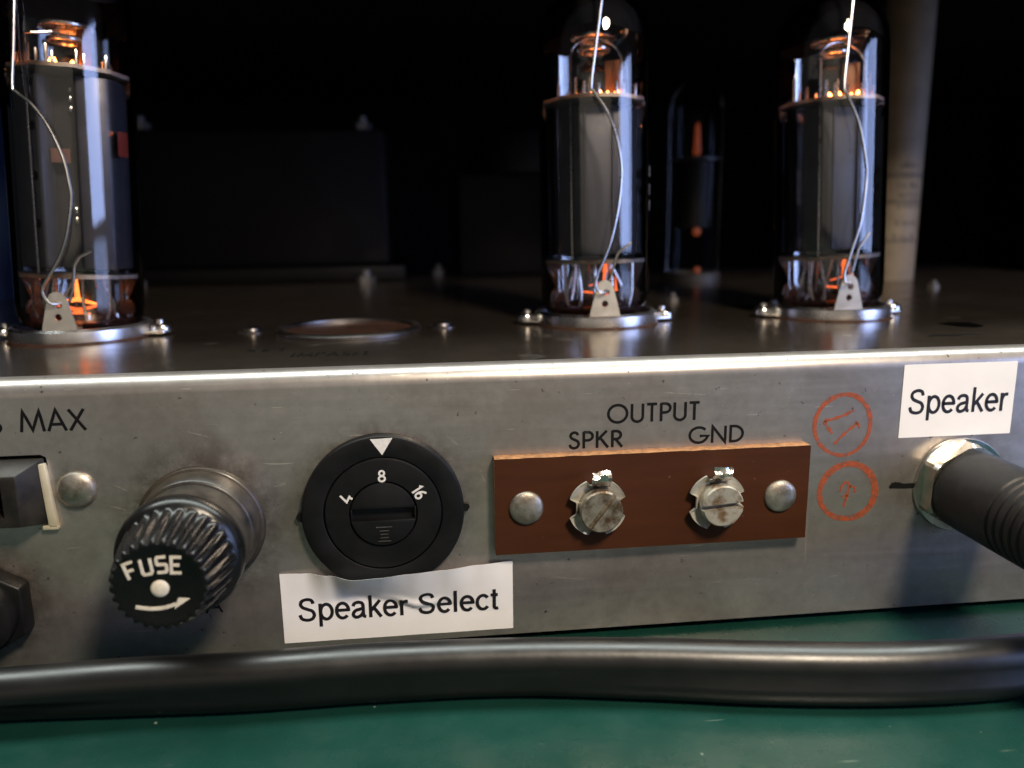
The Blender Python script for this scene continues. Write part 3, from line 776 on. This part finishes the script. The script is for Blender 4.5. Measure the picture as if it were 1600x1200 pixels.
sC = make_socket(*SOC['C'], -1.1, 38.4)
def copy_socket(key, dx, ly):
    s_ = copy_tree(sC); cx, cy = SOC[key]
    s_.location = (Vector((cx, cy, ZT))-AO)*S
    for ch in s_.children:
        if ch.name.startswith('spring_lug'):
            ch.location = Vector((dx, ly-cy, 3.3))*S
    return s_
copy_socket('L', 1.0, 38.4); copy_socket('R', -3.2, 38.9)

# empty socket with a bayonet rim between the left and middle tubes
cx, cy = -16.8, 49.5
es = MB().lathe([(16.0, .05), (16.0, .6), (15.6, 1.0), (14.9, 1.15), (14.3, .9), (14.2, .3)], 64, (cx, cy, ZT), UPZ).build('empty_tube_socket', M['dim_ring'], amp)
MB().lathe([(14.2, .28), (12, .2), (0, .2)], 48, (cx, cy, ZT), UPZ).build('socket_body', M['stem'], es)
for dx in (-21.6, 21.0):
    MB().lathe([(3.2, .02), (3.2, .3), (2.2, .4), (2.0, 1.0), (1.1, 1.5), (0, 1.6)], 22, (cx+dx, cy+1.5, ZT), UPZ).build('screw', M['dim_ring'], es)

# ---- transformers, can and screws further back
tr = MB().box(-118, -13, 205, 262, 57, 111).build('output_transformer', M['transformer'], amp, bevel=2.0)
MB().box(-124, -7, 199, 268, 51.3, 57).build('transformer_foot', M['transformer'], tr, bevel=.8)
def bolt(x, y, z, parent, s_=1.0, mt='dim_bolt'):
    MB().lathe([(3.4*s_, 0), (3.4*s_, 2.4*s_), (0, 2.6*s_)], 6, (x, y, z), UPZ).lathe([(1.7*s_, 2.5*s_), (1.7*s_, 4.6*s_), (0, 5*s_)], 12, (x, y, z), UPZ).build('bolt', M[mt], parent)
bolt(-22, 198-12, 51.0+.1, tr, 1.1); bolt(-108, 198-12, 51.1, tr, 1.1)
bolt(-22, 210, 111, tr, 1.1); bolt(-108, 210, 111, tr, 1.1)
t2 = MB().box(16, 78, 215, 262, 51.2, 94).build('choke', M['transformer'], amp, bevel=2.0)
MB().lathe([(27, 0), (27, 14), (25, 17.5), (20, 19.5), (0, 20)], 40, (49, 238, 94.3), UPZ).build('choke_cover', M['bell'], t2)
bolt(7, 226, 51.1, t2, 1.0)
can = MB().lathe([(8.2, 0), (8.2, 118), (7.9, 119), (0, 119)], 40, (172.8, 150, ZT+.1), UPZ).build('tall_capacitor', M['tan'], amp)
pr = MB()
rr = random.Random(4)
for z0, z1 in ((87.5, 89.3), (78.6, 80.0)):
    for k in range(7):
        t0 = math.radians(-150+k*16); vs = [(172.8+8.24*math.cos(t0+q*.14), 150+8.24*math.sin(t0+q*.14), z) for q in (0, 1, 2) for z in (z0, z1)]
        pr.add(vs, [(0, 2, 3, 1), (2, 4, 5, 3)])
for z0, cols in ((84, 5), (80.5, 6), (77.0, 6), (71, 5), (66, 4), (91, 4)):
    for k in range(cols):
        a = math.radians(-118 + k*13 + rr.uniform(-3, 3)); b_ = a + math.radians(rr.uniform(6, 10)); hh = rr.uniform(1.2, 2.1)
        vs = [(172.8+8.26*math.cos(t), 150+8.26*math.sin(t), ZT+z0-51+zz-0.0) for t in (a, (a+b_)/2, b_) for zz in (0, hh)]
        pr.add(vs, [(0, 2, 3, 1), (2, 4, 5, 3)])
pr.build('sleeve_print', M['tan_print'], can, recalc=False)
MB().lathe([(8.35, 62), (8.35, 63)], 40, (172.8, 150, ZT-48), UPZ).build('sleeve_seam', M['tan_print'], can)
bolt(166.5, 114, ZT, amp, .55)
bolt(71.5, 92, ZT, amp, .55)
bc = MB().lathe([(20, 0), (20, 60), (19, 61.5), (16, 62), (0, 62)], 40, (-153, 158, ZT+.1), UPZ).build('blue_capacitor', M['blue_can'], amp)

# ------------------------------------------------------------------ vacuum tubes (built upright, then leaned back a little)
TILT = math.radians(2.0)
def make_tube(kind, org, label):
    root = empty('vacuum_tube', org, label, 'vacuum tube', 'power tubes along the chassis edge')
    o0 = Vector(org)
    tb = {'pair': (13.0, 48.3), 'left': (12.2, 53.6)}[kind]
    def B(mb, name, mat, parent=root, **k):
        mb.v = [tuple(Vector(p)+o0) for p in mb.v]
        return mb.build(name, M[mat], parent, **k)
    top = 0 if kind == 'pair' else 5.0
    R_ = 12.55
    gp = [(0, .6), (8.5, .6), (11.3, 1.6), (12.3, 3.6), (R_, 6.5), (R_, 30), (R_, 60+top), (12.1, 64+top), (10.8, 67.6+top), (8.3, 70.4+top), (5, 72+top), (2.4, 72.8+top), (1.5, 74+top), (1.1, 75.6+top), (0, 76.2+top)]
    gi = [(0, 71.6+top), (4.6, 71.1+top), (7.8, 69.6+top), (10.1, 67.0+top), (11.25, 63.7+top), (R_-.85, 60+top), (R_-.85, 30), (R_-.85, 6.7), (11.4, 4.0), (10.4, 2.4), (8.0, 1.5), (0, 1.5)]
    gl = B(MB().lathe(gp, 72, (0, 0, 0), UPZ).lathe(gi, 72, (0, 0, 0), UPZ), 'glass_envelope', 'glass')
    # silvery-black getter flash inside the dome, its lower edge uneven
    def edge(t, k): return 0
    mb = MB(); n = 64; lev = []
    for i in range(n):
        t = 2*PI*i/n
        zl = 62.8+top + 1.2*math.sin(t*2+.8) + .8*math.sin(3*t) - 3.0*max(0, -math.cos(t))**2
        lev.append(zl)
    cur = [(R_-1.2, 60+top), (10.9, 63.6+top), (9.7, 66.8+top), (7.4, 69.2+top), (4.4, 70.6+top), (0.05, 71.1+top)]
    vs = []
    for k in range(6):
        for i in range(n):
            t = 2*PI*i/n; r0, z0 = cur[k]
            if k == 0: z0 = lev[i]; r0 = R_-1.2-.10*max(0, z0-60-top)
            if k == 1: z0 = max(z0, lev[i]+.8)
            vs.append((r0*math.cos(t), r0*math.sin(t), z0))
    fs = [(k*n+i, k*n+(i+1) % n, (k+1)*n+(i+1) % n, (k+1)*n+i) for k in range(5) for i in range(n)]
    B(mb.add(vs, fs), 'getter_flash', 'flash')
    for z in tb:
        pts = []
        for i in range(80):
            t = 2*PI*i/80; q = 11.1 + (.45 if i % 8 < 3 else 0)
            pts.append((q*math.cos(t), q*math.sin(t)*.98))
        B(MB().prism(pts, z-.40, z+.40, (0, 0, 0), UPZ), 'mica_spacer', 'mica')
    z0, z1 = tb[0]+1.6, tb[1]-1.2
    if kind == 'pair':
        oc = [(-9.2, -3.0), (-5.6, -6.3), (5.0, -6.3), (9.2, -3.0), (9.2, 3.0), (5.0, 6.3), (-5.6, 6.3), (-9.2, 3.0)]
        an = B(MB().prism(oc, z0, z1, (0, 0, 0), UPZ), 'anode', 'anode', bevel=.5)
        B(MB().box(-11.0, -9.25, -.5, .5, z0, z1).box(9.25, 11.0, -.5, .5, z0, z1), 'anode_fin', 'anode_dark', an)
        ribs = MB()
        for x in (-3.4, 2.9): ribs.box(x-.25, x+.25, -6.75, -6.2, z0+.5, z1-.5)
        B(ribs, 'anode_rib', 'anode', an)
    else:
        wl = [(-10.4, -2.6), (-9.4, -5.0), (-6.8, -6.6), (-3.6, -6.7), (-2.6, -5.2), (-2.6, 5.2), (-6.8, 6.6), (-10.4, 2.6)]
        an = B(MB().prism(wl, z0, z1, (0, 0, 0), UPZ).prism([(-x, y) for x, y in wl[::-1]], z0, z1, (0, 0, 0), UPZ), 'anode', 'anode_pale', bevel=.4)
        B(MB().box(-2.5, 2.5, -2.4, 2.4, z0, z1), 'grid_cage', 'anode_dark', an)
        holes = MB()
        for z in (z0+9, z0+18.6, z0+28.5, z0+37):
            holes.prism([(-4.9+.45*math.cos(2*PI*i/10), 1.0*math.sin(2*PI*i/10)+z) for i in range(10)], 6.72, 6.8)
        B(holes, 'anode_hole', 'void', an)
        B(MB().box(-2.2, 1.6, -5.6, -5.3, z0+21.5, z0+24.3), 'copper_strap', 'copper', an)
        nk = MB()
        for z in (z0+10, z0+12, z0+32.5, z0+34.5, z0+36.5): nk.ball((1.3, -3.2, z), .45, 8, 5, 1.8)
        B(nk, 'grid_weld', 'nickel', an)
    # rods and cathode ends above the top mica
    zt = tb[1]+.40
    rods = MB()
    rp = [(-8.6, -3.5, 4.6), (-5.3, -6.2, 6.5), (-3.6, -6.6, 5.2), (-2.1, -5.5, 7.0), (-.4, -6.8, 4.4), (3.8, -5.8, 5.4), (5.3, -6.0, 4.2), (8.6, -3.5, 4.8), (0, 6, 5.0), (5, 5, 5.5), (-5, 5, 5)]
    for x, y, h in rp: rods.tube([(x, y, zt-.1), (x+.1, y, zt+h*.6), (x, y, zt+h*.62)], .36, 8)
    B(rods, 'support_rod', 'nickel')
    hot = MB()
    hp = [(2.2, -4.6, .75), (4.3, -4.2, 1.05), (-1.6, -4.4, .6), (1.0, -1.5, 1.25), (-1.0, -1.0, 1.1)] if kind == 'pair' else [(-2.2, -2.2, 1.5), (1.2, -1.0, 1.2)]
    for x, y, s_ in hp:
        hot.lathe([(.50*s_, 0), (.62*s_, .5*s_), (.55*s_, 1.1*s_), (.28*s_, 1.7*s_), (0, 2.0*s_)], 12, (x, y, zt), UPZ)
    if kind == 'left': pass
    B(hot, 'heater_end', 'hot')
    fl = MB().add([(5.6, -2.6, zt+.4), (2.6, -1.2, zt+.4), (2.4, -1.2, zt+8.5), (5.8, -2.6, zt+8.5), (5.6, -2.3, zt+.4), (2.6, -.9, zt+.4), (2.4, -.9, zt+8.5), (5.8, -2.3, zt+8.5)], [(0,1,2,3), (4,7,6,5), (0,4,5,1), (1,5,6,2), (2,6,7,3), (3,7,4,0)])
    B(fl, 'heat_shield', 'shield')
    # getter: wire arch and a shallow cup under the dome
    zg = zt+13.4 if kind == 'pair' else zt+8.8
    arch = [(-6.3, -5.4, tb[0]-1), (-6.3, -5.4, zt+8)] + [(-.6-5.7*math.cos(PI*i/12), -5.0+1.4*math.sin(PI*i/12), zt+8+4.6*math.sin(PI*i/12)) for i in range(1, 12)] + [(5.1, -5.4, zt+8), (5.1, -5.4, zt-.2)]
    if kind == 'left': arch = [(-5.4, -6.9, tb[0]-1), (-5.6, -6.9, zt), (-5.9, -5.5, zt+6.2), (-1, -3, zt+7.4)]
    B(MB().tube(arch, .30, 8), 'getter_wire', 'nickel')
    cup = MB()
    for k, (rr_, zz) in enumerate(((4.6, zg), (3.2, zg-2.6))):
        ringp = [(rr_*math.cos(2*PI*i/28), rr_*math.sin(2*PI*i/28)-.5, zz) for i in range(29)]
        cup.tube(ringp, .55, 8, False)
    cup.lathe([(4.2, zg+.3), (2.5, zg+.1), (0, zg+.2)], 28, (0, -.5, 0), UPZ)
    B(cup, 'getter_ring', 'nickel')
    # stem: lead wires, glowing heater legs, moulded glass button
    lead = MB()
    rr2 = random.Random(2 if kind == 'pair' else 8)
    for i in range(9):
        t = 2*PI*(i+.35)/10; x, y = 6.4*math.cos(t), 6.4*math.sin(t)
        lead.tube([(x*1.05, y*1.05, 2.0), (x+rr2.uniform(-1, 1), y+rr2.uniform(-1, 1), 6.5), (x*.8+rr2.uniform(-1.5, 1.5), y*.8, tb[0]-.2)], .36, 8)
        lead.tube([(x*1.05, y*1.05, 1.9), (x*1.04, y*1.04, 4.0)], [.85, .55], 10)
    for x in (-7.8, 7.6): lead.tube([(x, -4.5, tb[0]), (x, -4.5, 6), (x*.9, -4.6, 3)], .45, 8)
    B(lead, 'lead_wire', 'nickel')
    B(MB().box(5.2, 7.0, -5.6, -5.3, 4.6, tb[0]-2.4), 'lead_strap', 'anode')
    hl = MB()
    if kind == 'pair':
        hl.tube([(1.6, -4.2, tb[0]-.3), (1.4, -4.3, tb[0]-2.4)], [.30, .62], 8)
        hd = MB().tube([(1.4, -4.2, tb[0]-2.5), (1.0, -4.4, 8.2), (-2.4, -4.6, 7.6)], [.34, .25, .12], 8).tube([(-3.6, -3.8, 6.2), (2.2, -4.5, 5.5)], .22, 8).tube([(3.9, -4.0, 9.5), (4.0, -4.4, 6.2)], [.12, .3], 8)
    else:
        hl.tube([(.7, -4.2, tb[0]-.5), (.9, -4.2, tb[0]-5.4)], [.35, .55], 10).tube([(-3.4, -4.2, 6.3), (.9, -4.4, 7.3), (5.2, -4.2, 6.2)], [.2, .5, .2], 10)
        hd = MB().tube([(-3.8, -4.0, 6.0), (1.2, -5.0, 5.0), (5.4, -4.0, 6.1)], [.2, .5, .2], 8).tube([(-.8, -4.4, 4.3), (1.2, -4.6, 4.1), (3.4, -4.4, 4.2)], [.2, .6, .2], 8)
    B(hl, 'heater_leg', 'hot_dim' if kind == 'pair' else 'hot_leg'); B(hd, 'heater_lead', 'hot_dim')
    B(MB().lathe([(0, .8), (10.8, 1.4), (11.2, 2.4), (9.4, 3.2), (7.2, 3.0), (6.0, 4.2), (4.4, 3.2), (0, 3.4)], 48, (0, 0, 0), UPZ), 'stem_button', 'stem')
    # print on the glass
    def decal(name, mat, a, b_, zz0, zz1):
        mb = MB(); n_ = 6; vs = []
        for i in range(n_+1):
            t = math.radians(a+(b_-a)*i/n_); vs += [(12.6*math.cos(t), 12.6*math.sin(t), zz0), (12.6*math.cos(t), 12.6*math.sin(t), zz1)]
        return B(mb.add(vs, [(2*i, 2*i+2, 2*i+3, 2*i+1) for i in range(n_)]), name, mat, recalc=False)
    if kind == 'pair':
        for zz in (32.8, 28.9, 25.4): decal('glass_print', 'silver_print', -22, -3, zz-1.1, zz+1.1)
    else:
        decal('glass_print', 'red_print', -28, -15, 37, 42)
    root.rotation_euler = (-TILT, math.radians(-0.5 if kind == 'pair' else 2.8), 0)
    return root
TZ = ZT+1.2
tL = make_tube('left', (SOC['L'][0], SOC['L'][1], TZ), 'leftmost glowing vacuum tube, its anode split by a dark gap')
tC = make_tube('pair', (SOC['C'][0], SOC['C'][1], TZ), 'middle glowing vacuum tube, standing behind the SPKR lettering')
tR = copy_tree(tC); tR.location = Vector((SOC['R'][0], SOC['R'][1], TZ))*S
tR.rotation_euler = (-TILT, math.radians(-1.9), 0.12)
tR['label'] = 'rightmost of the three large glowing tubes, in front of the tan cylinder'
# small tube far back, mostly dark, with an orange heater
bt = empty('small_vacuum_tube', (103, 168, ZT), 'small dim tube far back, orange tip glowing between the middle and right tubes', 'vacuum tube')
MB().lathe([(0, 1), (9.5, 1.5), (10, 5), (10, 62), (9, 68), (5, 72), (1.2, 74), (0, 77)], 40, (103, 168, ZT), UPZ).build('glass_envelope', M['dull_glass'], bt)
MB().lathe([(6.5, 20), (6.5, 44), (0, 44.2)], 24, (103, 168, ZT), UPZ).build('anode', M['transformer'], bt)
MB().lathe([(9.6, 44.6), (9.6, 45.2), (0, 45.2)], 30, (103, 168, ZT), UPZ).build('mica_spacer', M['anode_dark'], bt)
MB().lathe([(1.0, 46.3), (1.5, 47.5), (1.2, 49.5), (1.0, 54), (.8, 57), (0, 58)], 14, (102.5, 165, ZT), UPZ).build('heater_end', M['hot_far'], bt)
MB().ball((102.0, 161, ZT+18.5), 1.6, 12, 8).build('glowing_leg', M['hot_far'], bt)
MB().ball((101.5, 157.6, ZT+4.5), 1.3, 12, 8).build('glowing_leg', M['hot_far'], bt)
MB().lathe([(10.5, 0), (10.5, 3), (9, 3.6)], 30, (103, 168, ZT), UPZ).build('tube_base', M['anode_dark'], bt)

# ------------------------------------------------------------------ retaining springs
WIRE = {
 'C': [[(40.2, 44.5, 131), (39.6, 43.0, 126), (38.7, 42.1, 119.1), (37.5, 41.3, 110.9), (36.3, 40.5, 102.4), (36.9, 40.4, 100.8), (39.3, 40.1, 97.5), (41.2, 39.7, 93.2), (42.2, 39.2, 88.8), (42.6, 38.9, 85.4), (42.4, 38.5, 81.1), (41.6, 38.0, 75.8), (40.2, 37.6, 70.2), (38.7, 37.3, 66.4), (37.3, 37.0, 63.4), (36.8, 36.9, 61.1), (37.2, 36.8, 60.0), (38.2, 37.0, 59.3), (39.3, 38.0, 59.3), (39.7, 39.4, 59.7)],
       [(39.9, 39.7, 58.9), (40.4, 39.6, 60.6), (40.7, 39.4, 62.4), (41.4, 38.9, 65.6), (42.1, 38.6, 67.7), (44.9, 38.6, 69.8)]],
 'R': [[(94.8, 44.5, 131), (94.2, 43.2, 126), (93.4, 42.2, 119.9), (92.6, 41.4, 111.4), (91.8, 40.5, 102.4), (92.6, 40.3, 100.4), (95.2, 39.8, 95.0), (96.5, 39.4, 90.1), (97.3, 38.9, 85.5), (97.4, 38.7, 82.6), (97.2, 38.4, 80.0), (96.3, 37.9, 73.2), (94.3, 37.4, 66.7), (93.1, 37.1, 62.8), (93.0, 37.0, 61.2), (93.6, 37.2, 60.2), (94.8, 38.2, 60.1), (95.6, 39.8, 60.4)],
       [(95.9, 40.1, 59.6), (96.1, 40.0, 61.1), (96.4, 39.8, 62.8), (96.8, 39.6, 65.4), (97.3, 39.4, 67.8), (99.6, 39.4, 71.1)]],
 'L': [[(-74.6, 44.5, 131), (-75.0, 43.2, 125), (-75.7, 41.9, 117.3), (-76.6, 41.2, 109.1), (-77.4, 40.4, 101.7), (-76.8, 40.3, 100.4), (-74.1, 40.1, 98.0), (-71.5, 39.7, 94.0), (-69.3, 39.2, 88.2), (-68.5, 38.7, 83.3), (-68.4, 38.5, 80.0), (-69.6, 37.9, 73.8), (-71.1, 37.6, 69.7), (-72.9, 37.3, 66.6), (-74.9, 37.0, 63.5), (-75.3, 36.9, 62.1), (-74.9, 36.8, 60.6), (-74.0, 36.9, 59.7), (-72.9, 38.0, 59.6), (-72.3, 39.4, 60.0)],
       [(-71.9, 39.7, 59.2), (-71.0, 39.6, 61.0), (-70.4, 39.4, 63.0), (-69.5, 39.0, 67.1), (-68.3, 38.8, 68.7), (-65.8, 38.7, 70.0)]]}
LW = {'L': 'thin bent retaining wire hooked to the lug in front of the leftmost tube',
      'C': 'thin bent retaining wire hooked to the lug in front of the middle tube',
      'R': 'thin bent retaining wire hooked to the lug in front of the rightmost tube'}
for k in 'LCR':
    main, tail = WIRE[k]
    base = main[-1]
    root = empty('retaining_wire', base, LW[k], 'wire spring', 'retaining wires over the tubes')
    pts = [main[0]] + cat2(main, 5)
    over = [(SOC[k][0]+(.8 if k != 'L' else .4), SOC[k][1]+12, 133.5), (SOC[k][0], SOC[k][1]+5, 134.2), (main[0][0], main[0][1]+3, 133.4)]
    MB().tube(cat2(over+main, 6), .33, 10).build('spring_arm', M['wire'], root)
    MB().tube(cat2(tail[:4], 5)+[Vector(tail[4]), Vector(tail[5])], .30, 10).build('wire_tail', M['wire'], root)

# ------------------------------------------------------------------ paper labels
def paper_label(x0, x1, z0, z1, hf, name_org, label, text, spec):
    root = empty('paper_label', name_org, label, 'label', 'printed paper labels')
    nx, nz = 80, 30; vs = []
    for j in range(nz+1):
        for i in range(nx+1):
            u, v = i/nx, j/nz
            x, z = x0+(x1-x0)*u, z0+(z1-z0)*v
            vs.append((x, -0.08-hf(x, z), z))
    w_ = nx+1; m = len(vs)
    back = [(p[0], p[1]+.06, p[2]) for p in vs]
    fs = [(j*w_+i, j*w_+i+1, (j+1)*w_+i+1, (j+1)*w_+i) for j in range(nz) for i in range(nx)]
    fs += [tuple(m+k for k in f) for f in fs]
    edge = list(range(nx+1)) + [j*w_+nx for j in range(1, nz+1)] + [nz*w_+i for i in range(nx-1, -1, -1)] + [j*w_ for j in range(nz-1, 0, -1)]
    fs += [(edge[i], edge[(i+1) % len(edge)], m+edge[(i+1) % len(edge)], m+edge[i]) for i in range(len(edge))]
    MB().add(vs+back, fs).build('paper_strip', M['paper'], root, sharp=1.2)
    mb = MB()
    for txt, tx0, tx1, tz, h, wt in spec:
        def mp(u, v, k, tx0=tx0, tz=tz):
            x, z = tx0+u, tz+v
            return (x, -0.105-.004*k-hf(x, z), z)
        write(mb, H, txt, tx1-tx0, h, wt, mp, .03)
    mb.build('label_lettering', M['toner'], root, recalc=False)
    return root
paper_label(85.2, 107.1, 35.1, 48.65, lambda x, z: 0.0, (96, 0, 35.1), 'flat white paper label reading Speaker above the jack plug', 'Speaker',
            [('Speaker', 86.6, 106.0, 39.45, 4.65, .60)])
def interp(x, tab):
    if x <= tab[0][0]: return tab[0][1]
    for (a, p), (b_, q) in zip(tab, tab[1:]):
        if x <= b_:
            t = (x-a)/(b_-a); t = t*t*(3-2*t); return p+(q-p)*t
    return tab[-1][1]
HT = [(-26.5, .15), (-22, .5), (-18, 2.0), (-13.2, 4.5), (-9, 4.2), (-4, 3.3), (2, 2.5), (8, 1.2), (14.2, .35)]
LD = [(-26.5, 9.0), (-20, 6.0), (-14, 5.0), (-8, 6.2), (-2.5, 8.0), (3, 7.5), (8, 9), (14.2, 10)]
def curl(x, z):
    t = (15.75-z)/interp(x, LD)
    if t >= 1: return 0.02*math.sin(x*.5)+.03
    k = (1-t)
    return .03 + interp(x, HT)*(k**1.15) + .5*math.exp(-((t-.9)/.09)**2)*math.exp(-((x+3)/4.0)**2)
paper_label(-26.3, 14.1, 2.6, 15.75, curl, (-6, 0, 2.6), 'creased white paper label reading Speaker Select, lapped over the round selector', 'Speaker Select',
            [('Speaker Select', -23.6, 11.5, 6.55, 4.4, .60)])

# ------------------------------------------------------------------ jack plug and its cord
pj = empty('jack_plug', (97.6, -4, 25.7), 'black jack plug pushed into the output jack under the Speaker label', 'plug')
prof = [(3.3, -.2), (3.3, 3.6), (6.9, 3.7), (7.35, 4.1), (7.45, 6.0), (7.5, 17.5)]
h = 17.5
for i in range(6):
    prof += [(7.5, h+.1), (7.15, h+.35), (7.15, h+.75), (7.5, h+1.0), (7.5, h+1.7)]; h += 1.8
prof += [(7.45, 36), (6.6, 44), (5.2, 52), (4.2, 60), (0, 60.2)]
MB().lathe(prof, 64, (97.6, 0, 25.7)).build('plug_barrel', M['rubber'], pj, sharp=0.9)
MB().tube(cat2([(97.6, -59, 25.7), (98.5, -72, 23), (104, -95, 12), (118, -125, 4), (150, -165, 3.2), (230, -200, 3.2)], 8), 3.1, 16).build('plug_cord', M['cord'], pj)

# ------------------------------------------------------------------ thick black twin cord lying across the bench
LR, LZ = 3.3, 3.0            # flat twin cord resting on its edge: two lobes with a groove between
KN = [(-620, 60, 60), (-420, 30, 30), (-280, 4, 4), (-190, -11, -9.5), (-130, -14.0, -11.5), (-92, -14.0, -11.4), (-67, -14.9, -12.3), (-48, -14.6, -13.6), (-30, -15.3, -14.8), (-10, -15.3, -15.0),
      (12, -16.7, -16.1), (32, -19.3, -19.6), (52, -23.0, -23.8), (72, -25.9, -26.6), (92, -26.2, -27.0), (112, -24.2, -24.8), (140, -20.5, -21), (190, -21, -21), (280, -42, -42), (420, -60, -60), (640, -20, -20)]
KN = cat2(KN, 8); vs = []; n = 30
for i, p in enumerate(KN):
    a, b = KN[max(i-1, 0)], KN[min(i+1, len(KN)-1)]
    t = Vector((b.x-a.x, b.y-a.y)).normalized(); nn = Vector((-t.y, t.x))
    for cy, cz, a0 in ((p.y, LR+LZ, -13), (p.z, LR, 167)):
        for k in range(15):
            q = math.radians(a0 + 206*k/14)
            vs.append((p.x + nn.x*LR*math.cos(q), cy + nn.y*LR*math.cos(q), cz + LR*math.sin(q) + .02))
fs = [(i*n+k, i*n+(k+1) % n, (i+1)*n+(k+1) % n, (i+1)*n+k) for i in range(len(KN)-1) for k in range(n)]
fs += [tuple(range(n)), tuple(range((len(KN)-1)*n, len(KN)*n))]
MB().add(vs, fs).build('power_cable', M['cord'], sharp=1.2)
tag(bpy.data.objects['power_cable'], 'thick black twin cord lying across the green mat in front of the chassis', 'cable')
